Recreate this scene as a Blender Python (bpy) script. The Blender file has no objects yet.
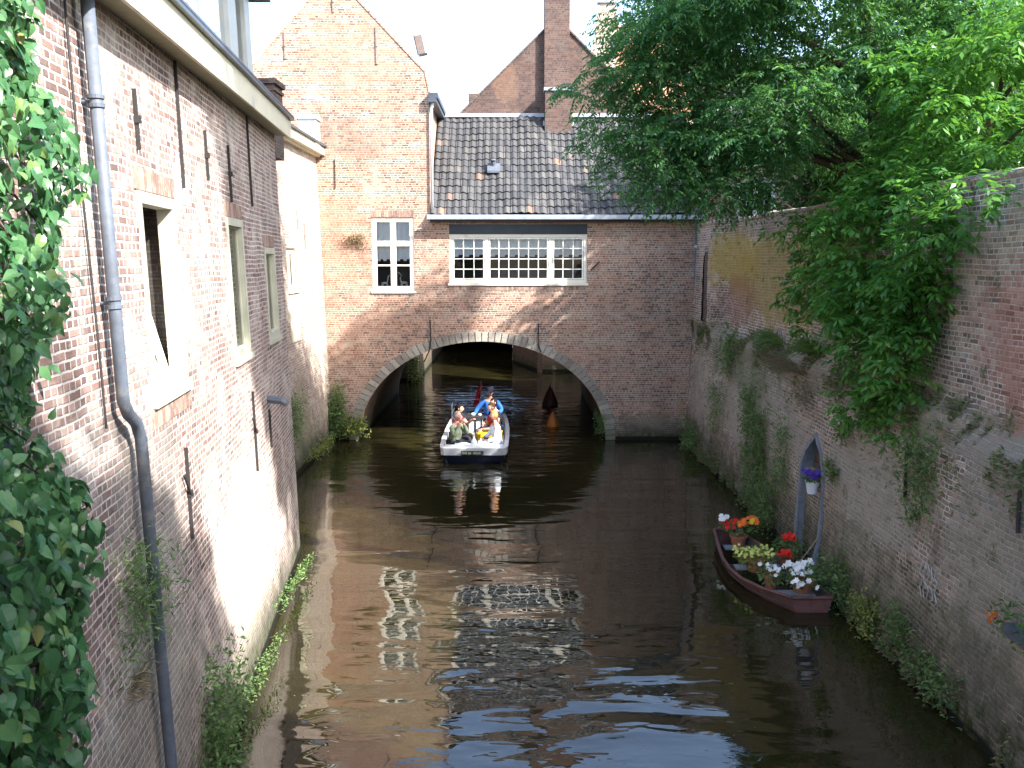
import bpy, bmesh, math, random
import numpy as np
from mathutils import Vector, Matrix, noise as mnoise
from mathutils.geometry import tessellate_polygon
R = math.radians
sc = bpy.context.scene
C = sc.collection

# ---------------------------------------------------------------- camera, world, sun, exposure
cam_d = bpy.data.cameras.new('camera'); cam = bpy.data.objects.new('camera', cam_d); C.objects.link(cam)
cam.location = (0, 0, 5.5); cam.rotation_euler = (R(90) - math.atan(124 / 900.), 0, 0)
cam_d.sensor_width = 36; cam_d.lens = 36 * 900 / 1024.; cam_d.clip_start = .05; cam_d.clip_end = 2000
sc.camera = cam
SUN = Vector((.64, -.44, .63)).normalized()
w = bpy.data.worlds.new('World'); sc.world = w; w.use_nodes = True
nt = w.node_tree; nt.nodes.clear()
sky = nt.nodes.new('ShaderNodeTexSky'); sky.sky_type = 'NISHITA'; sky.sun_disc = False
sky.sun_elevation = math.asin(SUN.z); sky.sun_rotation = math.atan2(SUN.x, SUN.y)
sky.air_density = 1.0; sky.dust_density = 2.0; sky.ozone_density = 1.0
bg = nt.nodes.new('ShaderNodeBackground'); bg.inputs[1].default_value = .15
ow = nt.nodes.new('ShaderNodeOutputWorld'); nt.links.new(sky.outputs[0], bg.inputs[0]); nt.links.new(bg.outputs[0], ow.inputs[0])
sl = bpy.data.lights.new('sun', 'SUN'); sl.energy = 3.5; sl.angle = R(.6); sl.color = (1, .97, .93)
so = bpy.data.objects.new('sun', sl); C.objects.link(so); so.rotation_euler = SUN.to_track_quat('Z', 'Y').to_euler()
vs = sc.view_settings; vs.view_transform = 'Standard'; vs.look = 'None'; vs.gamma = 1; vs.use_curve_mapping = False
vs.exposure = 2.35
sc.cycles.max_bounces = 6; sc.cycles.transparent_max_bounces = 8

# ---------------------------------------------------------------- node helpers
class NB:
    def __init__(s, name):
        s.m = bpy.data.materials.new(name); s.m.use_nodes = True; s.t = s.m.node_tree; s.t.nodes.clear()
        s.out = s.t.nodes.new('ShaderNodeOutputMaterial')
    def n(s, t, **k):
        x = s.t.nodes.new(t)
        for a, b in k.items(): setattr(x, a, b)
        return x
    def set(s, sock, v):
        if isinstance(v, bpy.types.NodeSocket): s.t.links.new(v, sock)
        elif v is not None:
            if sock.type == 'RGBA' and len(v) == 3: v = (*v, 1)
            sock.default_value = v
    def ma(s, op, a, b=None, c=None, clamp=False):
        x = s.n('ShaderNodeMath', operation=op, use_clamp=clamp)
        s.set(x.inputs[0], a)
        if b is not None: s.set(x.inputs[1], b)
        if c is not None: s.set(x.inputs[2], c)
        return x.outputs[0]
    def mix(s, f, a, b, mode='MIX'):
        x = s.n('ShaderNodeMix', data_type='RGBA', blend_type=mode); x.clamp_factor = True
        s.set(x.inputs[0], f); s.set(x.inputs[6], a); s.set(x.inputs[7], b); return x.outputs[2]
    def noise(s, scale, detail=4, rough=.6, vec=None, dist=0, out=0):
        x = s.n('ShaderNodeTexNoise'); x.inputs['Scale'].default_value = scale; x.inputs['Detail'].default_value = detail
        x.inputs['Roughness'].default_value = rough; x.inputs['Distortion'].default_value = dist
        if vec is not None: s.t.links.new(vec, x.inputs['Vector'])
        return x.outputs[out]
    def ramp(s, f, stops, interp='LINEAR'):
        x = s.n('ShaderNodeValToRGB'); r = x.color_ramp; r.interpolation = interp
        while len(r.elements) < len(stops): r.elements.new(.5)
        for e, (p, c) in zip(r.elements, stops):
            e.position = p; e.color = (*c, 1) if len(c) == 3 else c
        s.t.links.new(f, x.inputs[0]); return x.outputs[0]
    def rng(s, v, a, b, c=0., d=1.):
        x = s.n('ShaderNodeMapRange', interpolation_type='SMOOTHSTEP'); s.set(x.inputs[0], v)
        for i, k in enumerate((a, b, c, d)): s.set(x.inputs[i + 1], k)
        return x.outputs[0]
    def comb(s, x, y, z=0.):
        c = s.n('ShaderNodeCombineXYZ')
        for i, k in enumerate((x, y, z)): s.set(c.inputs[i], k)
        return c.outputs[0]
    def sep(s, v):
        c = s.n('ShaderNodeSeparateXYZ'); s.t.links.new(v, c.inputs[0]); return c.outputs
    def pos(s): return s.n('ShaderNodeNewGeometry').outputs['Position']
    def uv(s): return s.n('ShaderNodeUVMap', uv_map='UVMap').outputs[0]
    def bsdf(s, col, rough=.8, spec=.3, bump=None, bstr=.3, bdist=.01, metal=0., **k):
        p = s.n('ShaderNodeBsdfPrincipled'); s.set(p.inputs['Base Color'], col); s.set(p.inputs['Roughness'], rough)
        p.inputs['Specular IOR Level'].default_value = spec; s.set(p.inputs['Metallic'], metal)
        for a, b in k.items(): s.set(p.inputs[a.replace('_', ' ')], b)
        if bump is not None:
            x = s.n('ShaderNodeBump'); x.inputs['Strength'].default_value = bstr; x.inputs['Distance'].default_value = bdist
            s.t.links.new(bump, x.inputs['Height']); s.t.links.new(x.outputs[0], p.inputs['Normal'])
        return p.outputs[0]
    def done(s, sh): s.t.links.new(sh, s.out.inputs[0]); return s.m

def simple(name, col, rough=.6, var=.15, scale=6., metal=0., spec=.4, bumps=.15, dirt=None):
    b = NB(name); p = b.pos(); n = b.noise(scale, 5, .65, p)
    lo = tuple(c * (1 - var) for c in col); hi = tuple(min(1, c * (1 + var)) for c in col)
    c = b.ramp(n, [(.3, lo), (.7, hi)])
    if dirt: c = b.mix(b.rng(b.noise(scale * .35, 6, .7, p), .52, .68), c, dirt)
    return b.done(b.bsdf(c, rough, spec, b.noise(scale * 6, 3, .6, p), bumps, .004, metal))

def brick(name, cols, mortar, bw=.21, bh=.066, mt=.012, lime=.3, limec=(.5, .45, .4), spots=(), damp=None, moss=.0,
          header=True, dark=.25, bs=.6, limescale=1.1, smudge=.35):
    b = NB(name); uv = b.uv(); u0, v0, _ = b.sep(uv); P = b.pos()
    wn = b.sep(b.noise(1.3, 3, .5, P, out=1)); wf = b.sep(b.noise(14, 2, .5, P, out=1))
    u = b.ma('ADD', u0, b.ma('MULTIPLY', wf[0], .012)); v = b.ma('ADD', v0, b.ma('ADD', b.ma('MULTIPLY', wn[0], .05), b.ma('MULTIPLY', wf[1], .010)))
    r = b.ma('DIVIDE', v, bh); row = b.ma('FLOOR', r); fv = b.ma('FRACT', r)
    odd = b.ma('MODULO', b.ma('ABSOLUTE', row), 2.)
    third = b.ma('MODULO', b.ma('ABSOLUTE', b.ma('FLOOR', b.ma('DIVIDE', row, 2.))), 2.)
    width = b.ma('SUBTRACT', bw, b.ma('MULTIPLY', odd, bw * .5)) if header else bw
    off = b.ma('ADD', b.ma('MULTIPLY', odd, .25 if header else .5), b.ma('MULTIPLY', third, .5 if header else .23))
    q = b.ma('ADD', b.ma('DIVIDE', u, width), off); col = b.ma('FLOOR', q); fu = b.ma('FRACT', q)
    eu = b.ma('MULTIPLY', b.ma('MINIMUM', fu, b.ma('SUBTRACT', 1., fu)), width)
    ev = b.ma('MULTIPLY', b.ma('MINIMUM', fv, b.ma('SUBTRACT', 1., fv)), bh)
    e = b.ma('MINIMUM', eu, ev)
    e = b.ma('ADD', e, b.ma('MULTIPLY', b.ma('SUBTRACT', b.noise(55, 3, .7, P), .5), mt * .8))
    face = b.rng(e, mt * .3, mt * .75)
    wn1 = b.n('ShaderNodeTexWhiteNoise', noise_dimensions='3D'); b.t.links.new(b.comb(col, row, odd), wn1.inputs['Vector'])
    big = b.noise(.55, 5, .6, P)
    f = b.ma('ADD', b.ma('MULTIPLY', wn1.outputs['Value'], .72), b.ma('MULTIPLY', b.ma('SUBTRACT', big, .36), .9))
    k = len(cols); bc = b.ramp(f, [((i + .5) / k, c) for i, c in enumerate(cols)])
    bc = b.mix(b.rng(b.noise(30, 4, .7, P), .45, .8, 0, .45), bc, tuple(c * .45 for c in cols[0]))
    mv = b.rng(b.noise(1.7, 6, .7, P), .38, .62, .25, 1.); smear = b.mix(b.noise(5, 4, .6, P), tuple(x * .5 for x in mortar), mortar)
    c = b.mix(face, b.mix(mv, b.mix(.55, bc, smear), mortar), bc)
    bl = b.rng(b.noise(2.3, 7, .75, P, .5), .55, .66, 0, smudge); c = b.mix(bl, c, smear)
    mp = b.n('ShaderNodeMapping'); mp.inputs['Scale'].default_value = (2.6, 2.6, .28); b.t.links.new(P, mp.inputs['Vector'])
    sk = b.noise(1.6, 6, .7, mp.outputs[0]); c = b.mix(b.rng(sk, .56, .72, 0, .35), c, (.09, .08, .07)); c = b.mix(b.rng(sk, .42, .30, 0, .35), c, limec)
    lm = b.ma('MULTIPLY', b.rng(b.noise(limescale, 8, .72, P, .4), .62 - lime * .35, .78 - lime * .2), b.rng(b.noise(18, 4, .7, P), .3, .6, .35, 1.))
    lm = b.ma('MULTIPLY', lm, min(1., lime * 1.6)); c = b.mix(lm, c, limec)
    dk = b.rng(b.noise(.8, 7, .7, P, .6), .5, .75, 0, dark); c = b.mix(dk, c, (.05, .045, .04))
    for (cc, cu, cv, ru, rv, st) in spots:
        dx = b.ma('DIVIDE', b.ma('SUBTRACT', u0, cu), ru); dy = b.ma('DIVIDE', b.ma('SUBTRACT', v0, cv), rv)
        d = b.ma('ADD', b.ma('SQRT', b.ma('ADD', b.ma('MULTIPLY', dx, dx), b.ma('MULTIPLY', dy, dy))), b.ma('MULTIPLY', b.ma('SUBTRACT', b.noise(3.4, 9, .78, P), .5), 2.0))
        c = b.mix(b.ma('MULTIPLY', b.rng(d, 1.05, .6), b.rng(b.noise(22, 4, .7, P), .28, .62, st * .45, st)), c, cc)
    if damp:
        z = b.sep(P)[2]; zz = b.ma('ADD', z, b.ma('MULTIPLY', b.ma('SUBTRACT', b.noise(1.6, 6, .7, P), .5), damp * 1.5))
        c = b.mix(b.rng(zz, damp, damp * .25, 0, .75), c, (.07, .068, .05))
        c = b.mix(b.ma('MULTIPLY', b.rng(zz, damp * .55, .05), b.rng(b.noise(7, 5, .7, P), .4, .6)), c, (.035, .05, .015))
        c = b.mix(b.rng(z, .16, .08), c, (.012, .012, .009))
    if moss: c = b.mix(b.ma('MULTIPLY', b.rng(b.noise(2.6, 8, .75, P), .55, .68), moss), c, (.06, .075, .02))
    h = b.ma('ADD', b.ma('MULTIPLY', face, 1.), b.ma('MULTIPLY', b.noise(40, 5, .7, P), .7))
    return b.done(b.bsdf(c, .92, .15, h, bs, .012))

def leafmat(name, ramp, trans, tf=.38, rough=.45):
    b = NB(name); a = b.n('ShaderNodeAttribute', attribute_name='rnd').outputs['Fac']
    c = b.ramp(a, ramp); pr = b.bsdf(c, rough, .35)
    tr = b.n('ShaderNodeBsdfTranslucent'); b.set(tr.inputs[0], b.mix(.75, c, trans))
    m = b.n('ShaderNodeMixShader'); m.inputs[0].default_value = tf
    b.t.links.new(pr, m.inputs[1]); b.t.links.new(tr.outputs[0], m.inputs[2]); return b.done(m.outputs[0])

# ---------------------------------------------------------------- materials
M = {}
RED = (.30, .14, .10); PUR = (.18, .10, .09); ORA = (.42, .19, .09); DRK = (.10, .06, .055); PNK = (.40, .22, .16); BRN = (.24, .13, .085)
M['brick_left'] = brick('old_lime_washed_brick', [(.13, .085, .075), (.20, .125, .105), (.27, .175, .145), (.36, .26, .215)], (.58, .54, .49), lime=.44, limec=(.60, .55, .48), smudge=.4, damp=.9, mt=.016, dark=.25, moss=.05,
    spots=[((.24, .23, .20), 7.3, 3.2, 1.3, 1.3, .55), ((.20, .20, .16), 6.8, 1.6, 2.2, 1.2, .6), ((.62, .56, .48), 11.5, 1.8, 2.6, 1.5, .45), ((.12, .13, .07), 9.6, .2, 5, .8, .6)])
M['brick_gable'] = brick('orange_brick', [(.125, .08, .06), (.24, .13, .09), (.325, .175, .12), (.36, .205, .14), (.39, .265, .19)], (.49, .44, .37), lime=.28, limec=(.44, .39, .33), damp=.7, mt=.015, dark=.22, bs=.4,
    spots=[((.36, .17, .11), -5.6, 6.0, 1.6, 1.6, .4), ((.36, .20, .14), -4.6, 11.2, 1.7, 1.3, .4), ((.34, .18, .13), -5.2, 3.6, 1.4, .9, .3), ((.20, .13, .10), -5.0, 9.0, 1.8, .8, .4),
           ((.13, .12, .09), 4.2, .45, 1.3, .5, .7), ((.13, .12, .09), -5.3, .5, .9, .5, .6)])
M['brick_right'] = brick('weathered_garden_wall_brick', [(.11, .085, .07), (.24, .165, .125), (.36, .245, .185), (.46, .335, .255)], (.62, .59, .51), lime=.38, limec=(.42, .39, .31), damp=1.5, moss=.8, mt=.016, dark=.5, bs=1., smudge=.55,
    spots=[((.30, .22, .05), 19.5, 5.1, 4.6, 1.3, .85), ((.33, .24, .04), 23.4, 5.5, 2.2, 1.0, .85), ((.22, .17, .09), 15.8, 5.3, 1.8, 1.3, .7), ((.17, .13, .10), 19.5, 6.3, 6.0, .35, .5), ((.24, .11, .08), 23.0, 4.5, 1.8, .8, .6),
           ((.34, .32, .27), 13.2, 2.1, 2.0, 1.0, .8), ((.34, .31, .26), 20.0, 2.2, 5.0, 1.4, .75), ((.23, .20, .145), 14.0, 3.42, 30.0, .36, .9), ((.27, .25, .20), 9.6, 2.0, 1.5, 1.9, .8), ((.26, .23, .19), 9.6, 3.2, 1.6, .35, .6),
           ((.40, .13, .08), 9.6, 4.6, 1.7, 1.2, .5), ((.12, .14, .07), 21.5, 3.0, 4.0, .6, .6), ((.13, .14, .08), 14.5, 1.0, 7.0, .5, .5), ((.36, .33, .27), 25.2, 1.5, 1.6, 2.0, .7)])
M['brick_dark'] = brick('dark_brick', [(.07, .055, .05), (.11, .075, .06), (.15, .10, .08)], (.16, .15, .13), lime=.1, dark=.3, limec=(.17, .15, .13))
M['brick_rear'] = brick('brown_brick', [(.07, .046, .042), (.10, .062, .052), (.13, .082, .066)], (.15, .125, .11), limec=(.16, .13, .11), lime=.1, dark=.25, mt=.010, bs=.3,
    spots=[((.24, .14, .09), -.2, 11.2, .5, .8, .4)])
M['brick_pale'] = brick('glare_paled_brick', [(.26, .18, .14), (.36, .27, .21), (.46, .36, .29)], (.58, .53, .46), lime=.40, limec=(.50, .44, .37), damp=1.0, dark=.12,
    spots=[((.25, .19, .12), 23.6, 1.5, 1.0, 1.5, .6), ((.15, .17, .08), 22.5, .6, 4, .9, .6)])  # pale tones imitate ordinary brick overexposed by the sun
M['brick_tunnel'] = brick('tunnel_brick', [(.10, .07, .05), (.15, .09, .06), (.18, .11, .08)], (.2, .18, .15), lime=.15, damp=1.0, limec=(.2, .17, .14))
b = NB('rowlock_brick'); c = b.ramp(b.n('ShaderNodeNewGeometry').outputs['Random Per Island'], [(0, (.16, .10, .085)), (.5, (.27, .17, .13)), (1, (.38, .25, .19))])
c = b.mix(b.rng(b.noise(12, 5, .7, b.pos()), .45, .7, 0, .6), c, (.42, .38, .33)); M['rowlock'] = b.done(b.bsdf(c, .9, .15, b.noise(40, 4, .7, b.pos()), .5, .008))
b = NB('arch_stone'); P = b.pos(); wi = b.n('ShaderNodeNewGeometry').outputs['Random Per Island']
c = b.ramp(wi, [(0, (.20, .185, .155)), (.5, (.29, .27, .23)), (1, (.38, .355, .30))]); c = b.mix(b.rng(b.noise(9, 6, .7, P), .5, .7, 0, .7), c, (.14, .12, .09))
c = b.mix(b.rng(b.sep(P)[2], .9, .1, 0, .7), c, (.10, .11, .06))
M['stone'] = b.done(b.bsdf(c, .9, .15, b.noise(30, 5, .7, P), .5, .01))
b = NB('old_pantile'); uv = b.uv(); u, v, _ = b.sep(uv); P = b.pos()
wn = b.n('ShaderNodeTexWhiteNoise', noise_dimensions='2D'); b.t.links.new(b.comb(b.ma('FLOOR', u), b.ma('FLOOR', v)), wn.inputs['Vector'])
c = b.ramp(wn.outputs['Value'], [(0, (.036, .037, .040)), (.45, (.046, .046, .048)), (.9, (.060, .059, .058)), (.985, (.085, .08, .075)), (.992, (.15, .09, .07)), (1, (.19, .11, .08))])
c = b.mix(b.rng(b.noise(.8, 7, .7, P), .56, .74, 0, .4), c, (.22, .20, .15)); c = b.mix(b.rng(b.noise(16, 4, .7, P), .6, .8, 0, .5), c, (.3, .3, .27))
M['tile'] = b.done(b.bsdf(c, .7, .35, b.noise(60, 3, .6, P), .3, .004))
b = NB('orange_pantile'); uv = b.uv(); u, v, _ = b.sep(uv); P = b.pos()
wn = b.n('ShaderNodeTexWhiteNoise', noise_dimensions='2D'); b.t.links.new(b.comb(b.ma('FLOOR', u), b.ma('FLOOR', v)), wn.inputs['Vector'])
M['tile_orange'] = b.done(b.bsdf(b.ramp(wn.outputs['Value'], [(0, (.34, .16, .09)), (.6, (.44, .24, .14)), (1, (.50, .34, .22))]), .8, .2))
M['cream'] = simple('cream_paint', (.72, .68, .56), .5, .05, 5, dirt=(.50, .47, .38))
M['cream_band'] = simple('cream_fascia_paint', (.62, .58, .42), .5, .06, 3, dirt=(.42, .42, .34))
M['white'] = simple('white_paint', (.80, .79, .74), .45, .04, 6)
M['sage'] = simple('pale_sage_paint', (.42, .42, .32), .5, .08, 5, dirt=(.36, .36, .28))
M['slatepaint'] = simple('pale_grey_blue_paint', (.42, .45, .44), .45, .08, 4)
M['navy'] = simple('dark_navy_paint', (.022, .030, .045), .4, .2, 4)
M['gutter'] = simple('dark_gutter_paint', (.045, .055, .075), .4, .2, 5)
M['lead'] = simple('lead_sheet', (.30, .34, .40), .5, .2, 7, spec=.5, dirt=(.45, .47, .48))
M['zinc'] = simple('grey_pipe_paint', (.085, .10, .125), .6, .22, 9, dirt=(.16, .165, .17), bumps=.3)
M['iron'] = simple('black_iron', (.025, .022, .022), .7, .3, 20)
M['iron_pale'] = simple('weathered_iron', (.22, .18, .16), .8, .3, 20)
M['soffit'] = simple('soffit_boards', (.34, .31, .20), .7, .1, 6)
M['bark'] = simple('bark', (.075, .055, .04), .95, .4, 12, bumps=1, spec=.1)
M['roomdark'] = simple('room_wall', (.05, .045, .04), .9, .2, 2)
M['curtain'] = simple('white_curtain_cloth', (.72, .74, .76), .9, .06, 12, spec=.1)
M['pinkcloth'] = simple('pinkish_curtain_cloth', (.55, .36, .30), .9, .1, 8, spec=.1)
M['figurine'] = simple('pale_glazed_figurine', (.55, .57, .55), .3, .05, 9)
M['wood_grey'] = simple('weathered_wood', (.26, .21, .16), .85, .3, 9, bumps=.6)
M['soil'] = simple('soil', (.06, .045, .03), .95, .4, 20)
M['garden'] = simple('garden_ground', (.07, .08, .035), .95, .4, 3, bumps=1)
M['paving'] = simple('street_paving', (.24, .21, .18), .9, .2, 2)
def glass(name, tint, refl):
    b = NB(name); f = b.n('ShaderNodeFresnel'); f.inputs[0].default_value = 1.5
    g = b.n('ShaderNodeBsdfGlossy'); g.inputs['Roughness'].default_value = .02
    t = b.n('ShaderNodeBsdfTransparent'); t.inputs[0].default_value = (*tint, 1)
    bp = b.n('ShaderNodeBump'); bp.inputs['Strength'].default_value = .05; bp.inputs['Distance'].default_value = .02
    b.t.links.new(b.noise(3, 2, .5, b.pos()), bp.inputs['Height']); b.t.links.new(bp.outputs[0], g.inputs['Normal'])
    m = b.n('ShaderNodeMixShader'); b.t.links.new(b.ma('MULTIPLY', f.outputs[0], refl, clamp=True), m.inputs[0])
    b.t.links.new(t.outputs[0], m.inputs[1]); b.t.links.new(g.outputs[0], m.inputs[2]); return b.done(m.outputs[0])
M['glass'] = glass('window_glass', (.92, .95, .95), 1.0)
M['glass_sky'] = glass('sky_tinted_window_glass', (.5, .66, .85), 2.4)  # blue tint and raised gloss imitate sky reflected in the dormer panes
M['leafA'] = leafmat('feathery_leaf', [(0, (.022, .070, .035)), (.5, (.046, .135, .056)), (.85, (.10, .23, .08)), (1, (.22, .36, .11))], (.17, .40, .06), .42)
M['leafB'] = leafmat('elder_leaf', [(0, (.032, .11, .024)), (.5, (.065, .19, .034)), (.88, (.12, .28, .05)), (1, (.24, .40, .09))], (.20, .46, .05), .35, .4)
M['leafC'] = leafmat('broad_leaf', [(0, (.014, .045, .018)), (.6, (.03, .085, .028)), (1, (.06, .15, .04))], (.10, .28, .04))
M['leafI'] = leafmat('ivy_leaf', [(0, (.022, .07, .026)), (.6, (.048, .14, .05)), (.95, (.10, .21, .08)), (.993, (.16, .25, .07)), (1, (.28, .20, .07))], (.14, .28, .07), .18, .34)
M['leafG'] = leafmat('weed_leaf', [(0, (.045, .09, .03)), (.6, (.09, .17, .05)), (1, (.20, .28, .09))], (.2, .36, .06), .3, .6)
M['leafY'] = leafmat('yellowish_weed_leaf', [(0, (.08, .11, .03)), (.6, (.18, .22, .05)), (1, (.32, .34, .08))], (.3, .4, .08), .3, .6)
M['leafD'] = leafmat('dry_grass', [(0, (.10, .085, .05)), (.6, (.20, .16, .09)), (1, (.30, .25, .14))], (.3, .25, .12), .2, .8)
def flowermat(name, col):
    b = NB(name); a = b.n('ShaderNodeAttribute', attribute_name='rnd').outputs['Fac']
    return b.done(b.bsdf(b.ramp(a, [(0, tuple(x * .6 for x in col)), (1, col)]), .6, .2))
M['fl_red'] = flowermat('red_petals', (.72, .02, .012)); M['fl_orange'] = flowermat('orange_petals', (.85, .17, .02)); M['fl_yellow'] = flowermat('yellow_petals', (.85, .55, .05))
M['fl_white'] = flowermat('white_petals', (.85, .86, .84)); M['fl_violet'] = flowermat('violet_petals', (.09, .04, .38)); M['fl_lime'] = flowermat('lime_flower_heads', (.62, .66, .16))
M['boat_red'] = simple('faded_maroon_paint', (.125, .055, .050), .75, .3, 9, dirt=(.06, .04, .035), bumps=.5)
M['boat_inside'] = simple('dark_boat_inside', (.045, .05, .05), .8, .3, 9)
M['hull_navy'] = simple('navy_hull_paint', (.008, .010, .022), .3, .15, 5)
M['hull_white'] = simple('white_hull_paint', (.56, .56, .55), .4, .06, 6, dirt=(.42, .41, .37))
M['deck_grey'] = simple('grey_deck', (.20, .23, .26), .6, .1, 9)
M['metal'] = simple('rail_metal', (.20, .22, .25), .4, .1, 9, metal=.6)
M['panel_pale'] = simple('pale_metal_panel', (.50, .54, .56), .4, .1, 9)
M['skin'] = simple('skin', (.50, .27, .19), .5, .08, 12); M['skin_dark'] = simple('tanned_skin', (.38, .20, .13), .5, .08, 12)
def cloth(n, c): return simple(n, c, .9, .12, 18, spec=.1, bumps=.4)
M['buoy_orange'] = simple('faded_orange_plastic', (.42, .13, .02), .5, .15, 9); M['buoy_dark'] = simple('dark_red_plastic', (.055, .018, .014), .6, .2, 9)
M['pot_white'] = simple('pale_blue_white_pot', (.62, .66, .74), .5, .05, 9); M['pot_terra'] = simple('terracotta', (.34, .14, .08), .8, .15, 9)
M['bluegrey'] = simple('blue_grey_stone_frame', (.17, .20, .245), .7, .2, 8, dirt=(.27, .29, .30))
M['plate'] = simple('dark_green_plate', (.035, .045, .03), .4, .1, 9); M['plate_letter'] = simple('pale_gold_lettering', (.50, .46, .32), .5, .1, 9)

# ---------------------------------------------------------------- mesh builder
class MB:
    def __init__(s): s.v = []; s.f = []; s.mi = []; s.uvs = {}
    def face(s, idx, mi=0): s.f.append(tuple(idx)); s.mi.append(mi)
    def poly(s, pts, mi=0):
        i = len(s.v); s.v += [tuple(p) for p in pts]; s.face(range(i, i + len(pts)), mi)
    def box(s, x0, x1, y0, y1, z0, z1, fr=None, mi=0):
        i = len(s.v)
        P = [(a, c, d) for a in (x0, x1) for c in (y0, y1) for d in (z0, z1)]
        if fr: P = [tuple(fr(*p)) for p in P]
        s.v += P
        for q in ((0, 1, 3, 2), (4, 6, 7, 5), (0, 4, 5, 1), (2, 3, 7, 6), (0, 2, 6, 4), (1, 5, 7, 3)): s.face([i + k for k in q], mi)
    def tube(s, pts, rad, n=8, cap=True, mi=0):
        pts = [Vector(p) for p in pts]; rs = rad if isinstance(rad, (list, tuple)) else [rad] * len(pts)
        base = len(s.v); up = None
        for k, p in enumerate(pts):
            d = (pts[min(k + 1, len(pts) - 1)] - pts[max(k - 1, 0)]).normalized()
            if up is None: up = Vector((0, 0, 1)) if abs(d.z) < .9 else Vector((1, 0, 0))
            a = d.cross(up).normalized(); up = a.cross(d).normalized()
            for j in range(n):
                t = 2 * math.pi * j / n; s.v.append(tuple(p + (a * math.cos(t) + up * math.sin(t)) * rs[k]))
        for k in range(len(pts) - 1):
            for j in range(n):
                s.face((base + k * n + j, base + k * n + (j + 1) % n, base + (k + 1) * n + (j + 1) % n, base + (k + 1) * n + j), mi)
        if cap:
            s.face([base + j for j in range(n)][::-1], mi); e = base + (len(pts) - 1) * n; s.face([e + j for j in range(n)], mi)
    def lathe(s, prof, c=(0, 0, 0), n=16, mi=0):
        base = len(s.v)
        for r, z in prof:
            for j in range(n): t = 2 * math.pi * j / n; s.v.append((c[0] + r * math.cos(t), c[1] + r * math.sin(t), c[2] + z))
        for k in range(len(prof) - 1):
            for j in range(n): s.face((base + k * n + j, base + k * n + (j + 1) % n, base + (k + 1) * n + (j + 1) % n, base + (k + 1) * n + j), mi)
        s.face([base + j for j in range(n)][::-1], mi); e = base + (len(prof) - 1) * n; s.face([e + j for j in range(n)], mi)
    def grid(s, fn, nu, nv, mi=0, uvfn=None, skip=None):
        base = len(s.v)
        for i in range(nu):
            for j in range(nv):
                s.v.append(tuple(fn(i, j)))
                if uvfn: s.uvs[base + i * nv + j] = uvfn(i, j)
        for i in range(nu - 1):
            for j in range(nv - 1):
                if skip and skip(i, j): continue
                a = base + i * nv + j; s.face((a, a + nv, a + nv + 1, a + 1), mi)
    def blob(s, c, r, seg=10, rings=7, mi=0, jit=0, rnd=random):
        c = Vector(c); rx, ry, rz = r if isinstance(r, (tuple, list)) else (r, r, r); prof = []
        base = len(s.v)
        for k in range(rings + 1):
            t = math.pi * k / rings
            for j in range(seg):
                a = 2 * math.pi * j / seg; q = 1 + rnd.uniform(-jit, jit)
                s.v.append((c.x + rx * q * math.sin(t) * math.cos(a), c.y + ry * q * math.sin(t) * math.sin(a), c.z + rz * q * math.cos(t)))
        for k in range(rings):
            for j in range(seg): s.face((base + k * seg + j, base + (k + 1) * seg + j, base + (k + 1) * seg + (j + 1) % seg, base + k * seg + (j + 1) % seg), mi)
    def panel(s, fr, outer, holes, th, mi=0, back=True):
        """flat wall with openings: front at w=0, back at w=-th, with reveals"""
        loops = [[Vector((a, c, 0)) for a, c in outer]] + [[Vector((a, c, 0)) for a, c in h] for h in holes]
        tris = tessellate_polygon(loops); flat = [p for l in loops for p in l]
        i = len(s.v); s.v += [tuple(fr(p.x, p.y, 0)) for p in flat]; n = len(flat)
        s.v += [tuple(fr(p.x, p.y, -th)) for p in flat]
        for t in tris:
            s.face([i + k for k in t], mi)
            if back: s.face([i + n + k for k in t][::-1], mi)
        o = 0
        for l in loops:
            m = len(l)
            for k in range(m): s.face((i + o + k, i + o + (k + 1) % m, i + n + o + (k + 1) % m, i + n + o + k), mi)
            o += m
    def build(s, name, mat, parent=None, smooth=False, loc=None, fix=True):
        me = bpy.data.meshes.new(name)
        org = wloc(parent) if parent else Vector(loc or (0, 0, 0))
        vv = [(a - org.x, c - org.y, d - org.z) for a, c, d in s.v]
        me.from_pydata(vv, [], s.f); me.update()
        if fix:
            bm = bmesh.new(); bm.from_mesh(me); bmesh.ops.recalc_face_normals(bm, faces=bm.faces); bm.to_mesh(me); bm.free()
        ul = me.uv_layers.new(name='UVMap').data
        for p in me.polygons:
            nx, ny, nz = (abs(k) for k in p.normal)
            for li in p.loop_indices:
                vi = me.loops[li].vertex_index; x, y, z = s.v[vi]
                if vi in s.uvs: ul[li].uv = s.uvs[vi]
                elif nz > nx and nz > ny: ul[li].uv = (x, y)
                elif nx > ny: ul[li].uv = (y, z)
                else: ul[li].uv = (x, z)
        for m in (mat if isinstance(mat, (list, tuple)) else [mat]): me.materials.append(m)
        for p, k in zip(me.polygons, s.mi): p.material_index = k; p.use_smooth = smooth
        o = bpy.data.objects.new(name, me); C.objects.link(o)
        if parent: o.parent = parent
        else: o.location = org
        return o
LOC = {}
def wloc(p):
    v = Vector(p.location)
    while p.parent: p = p.parent; v += Vector(p.location)
    return v
def thing(name, label, cat, loc=(0, 0, 0), group=None):
    o = bpy.data.objects.new(name, None); C.objects.link(o); o.location = loc; o.empty_display_size = .2
    return tag(o, label, cat, group)
def tag(o, label, cat, group=None, kind=None):
    o['label'] = label; o['category'] = cat
    if group: o['group'] = group
    if kind: o['kind'] = kind
    return o
def frame(o, u, v):
    o, u, v = Vector(o), Vector(u), Vector(v)
    n = u.cross(v).normalized()
    return lambda a, c, d=0.: o + u * a + v * c + n * d
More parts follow.
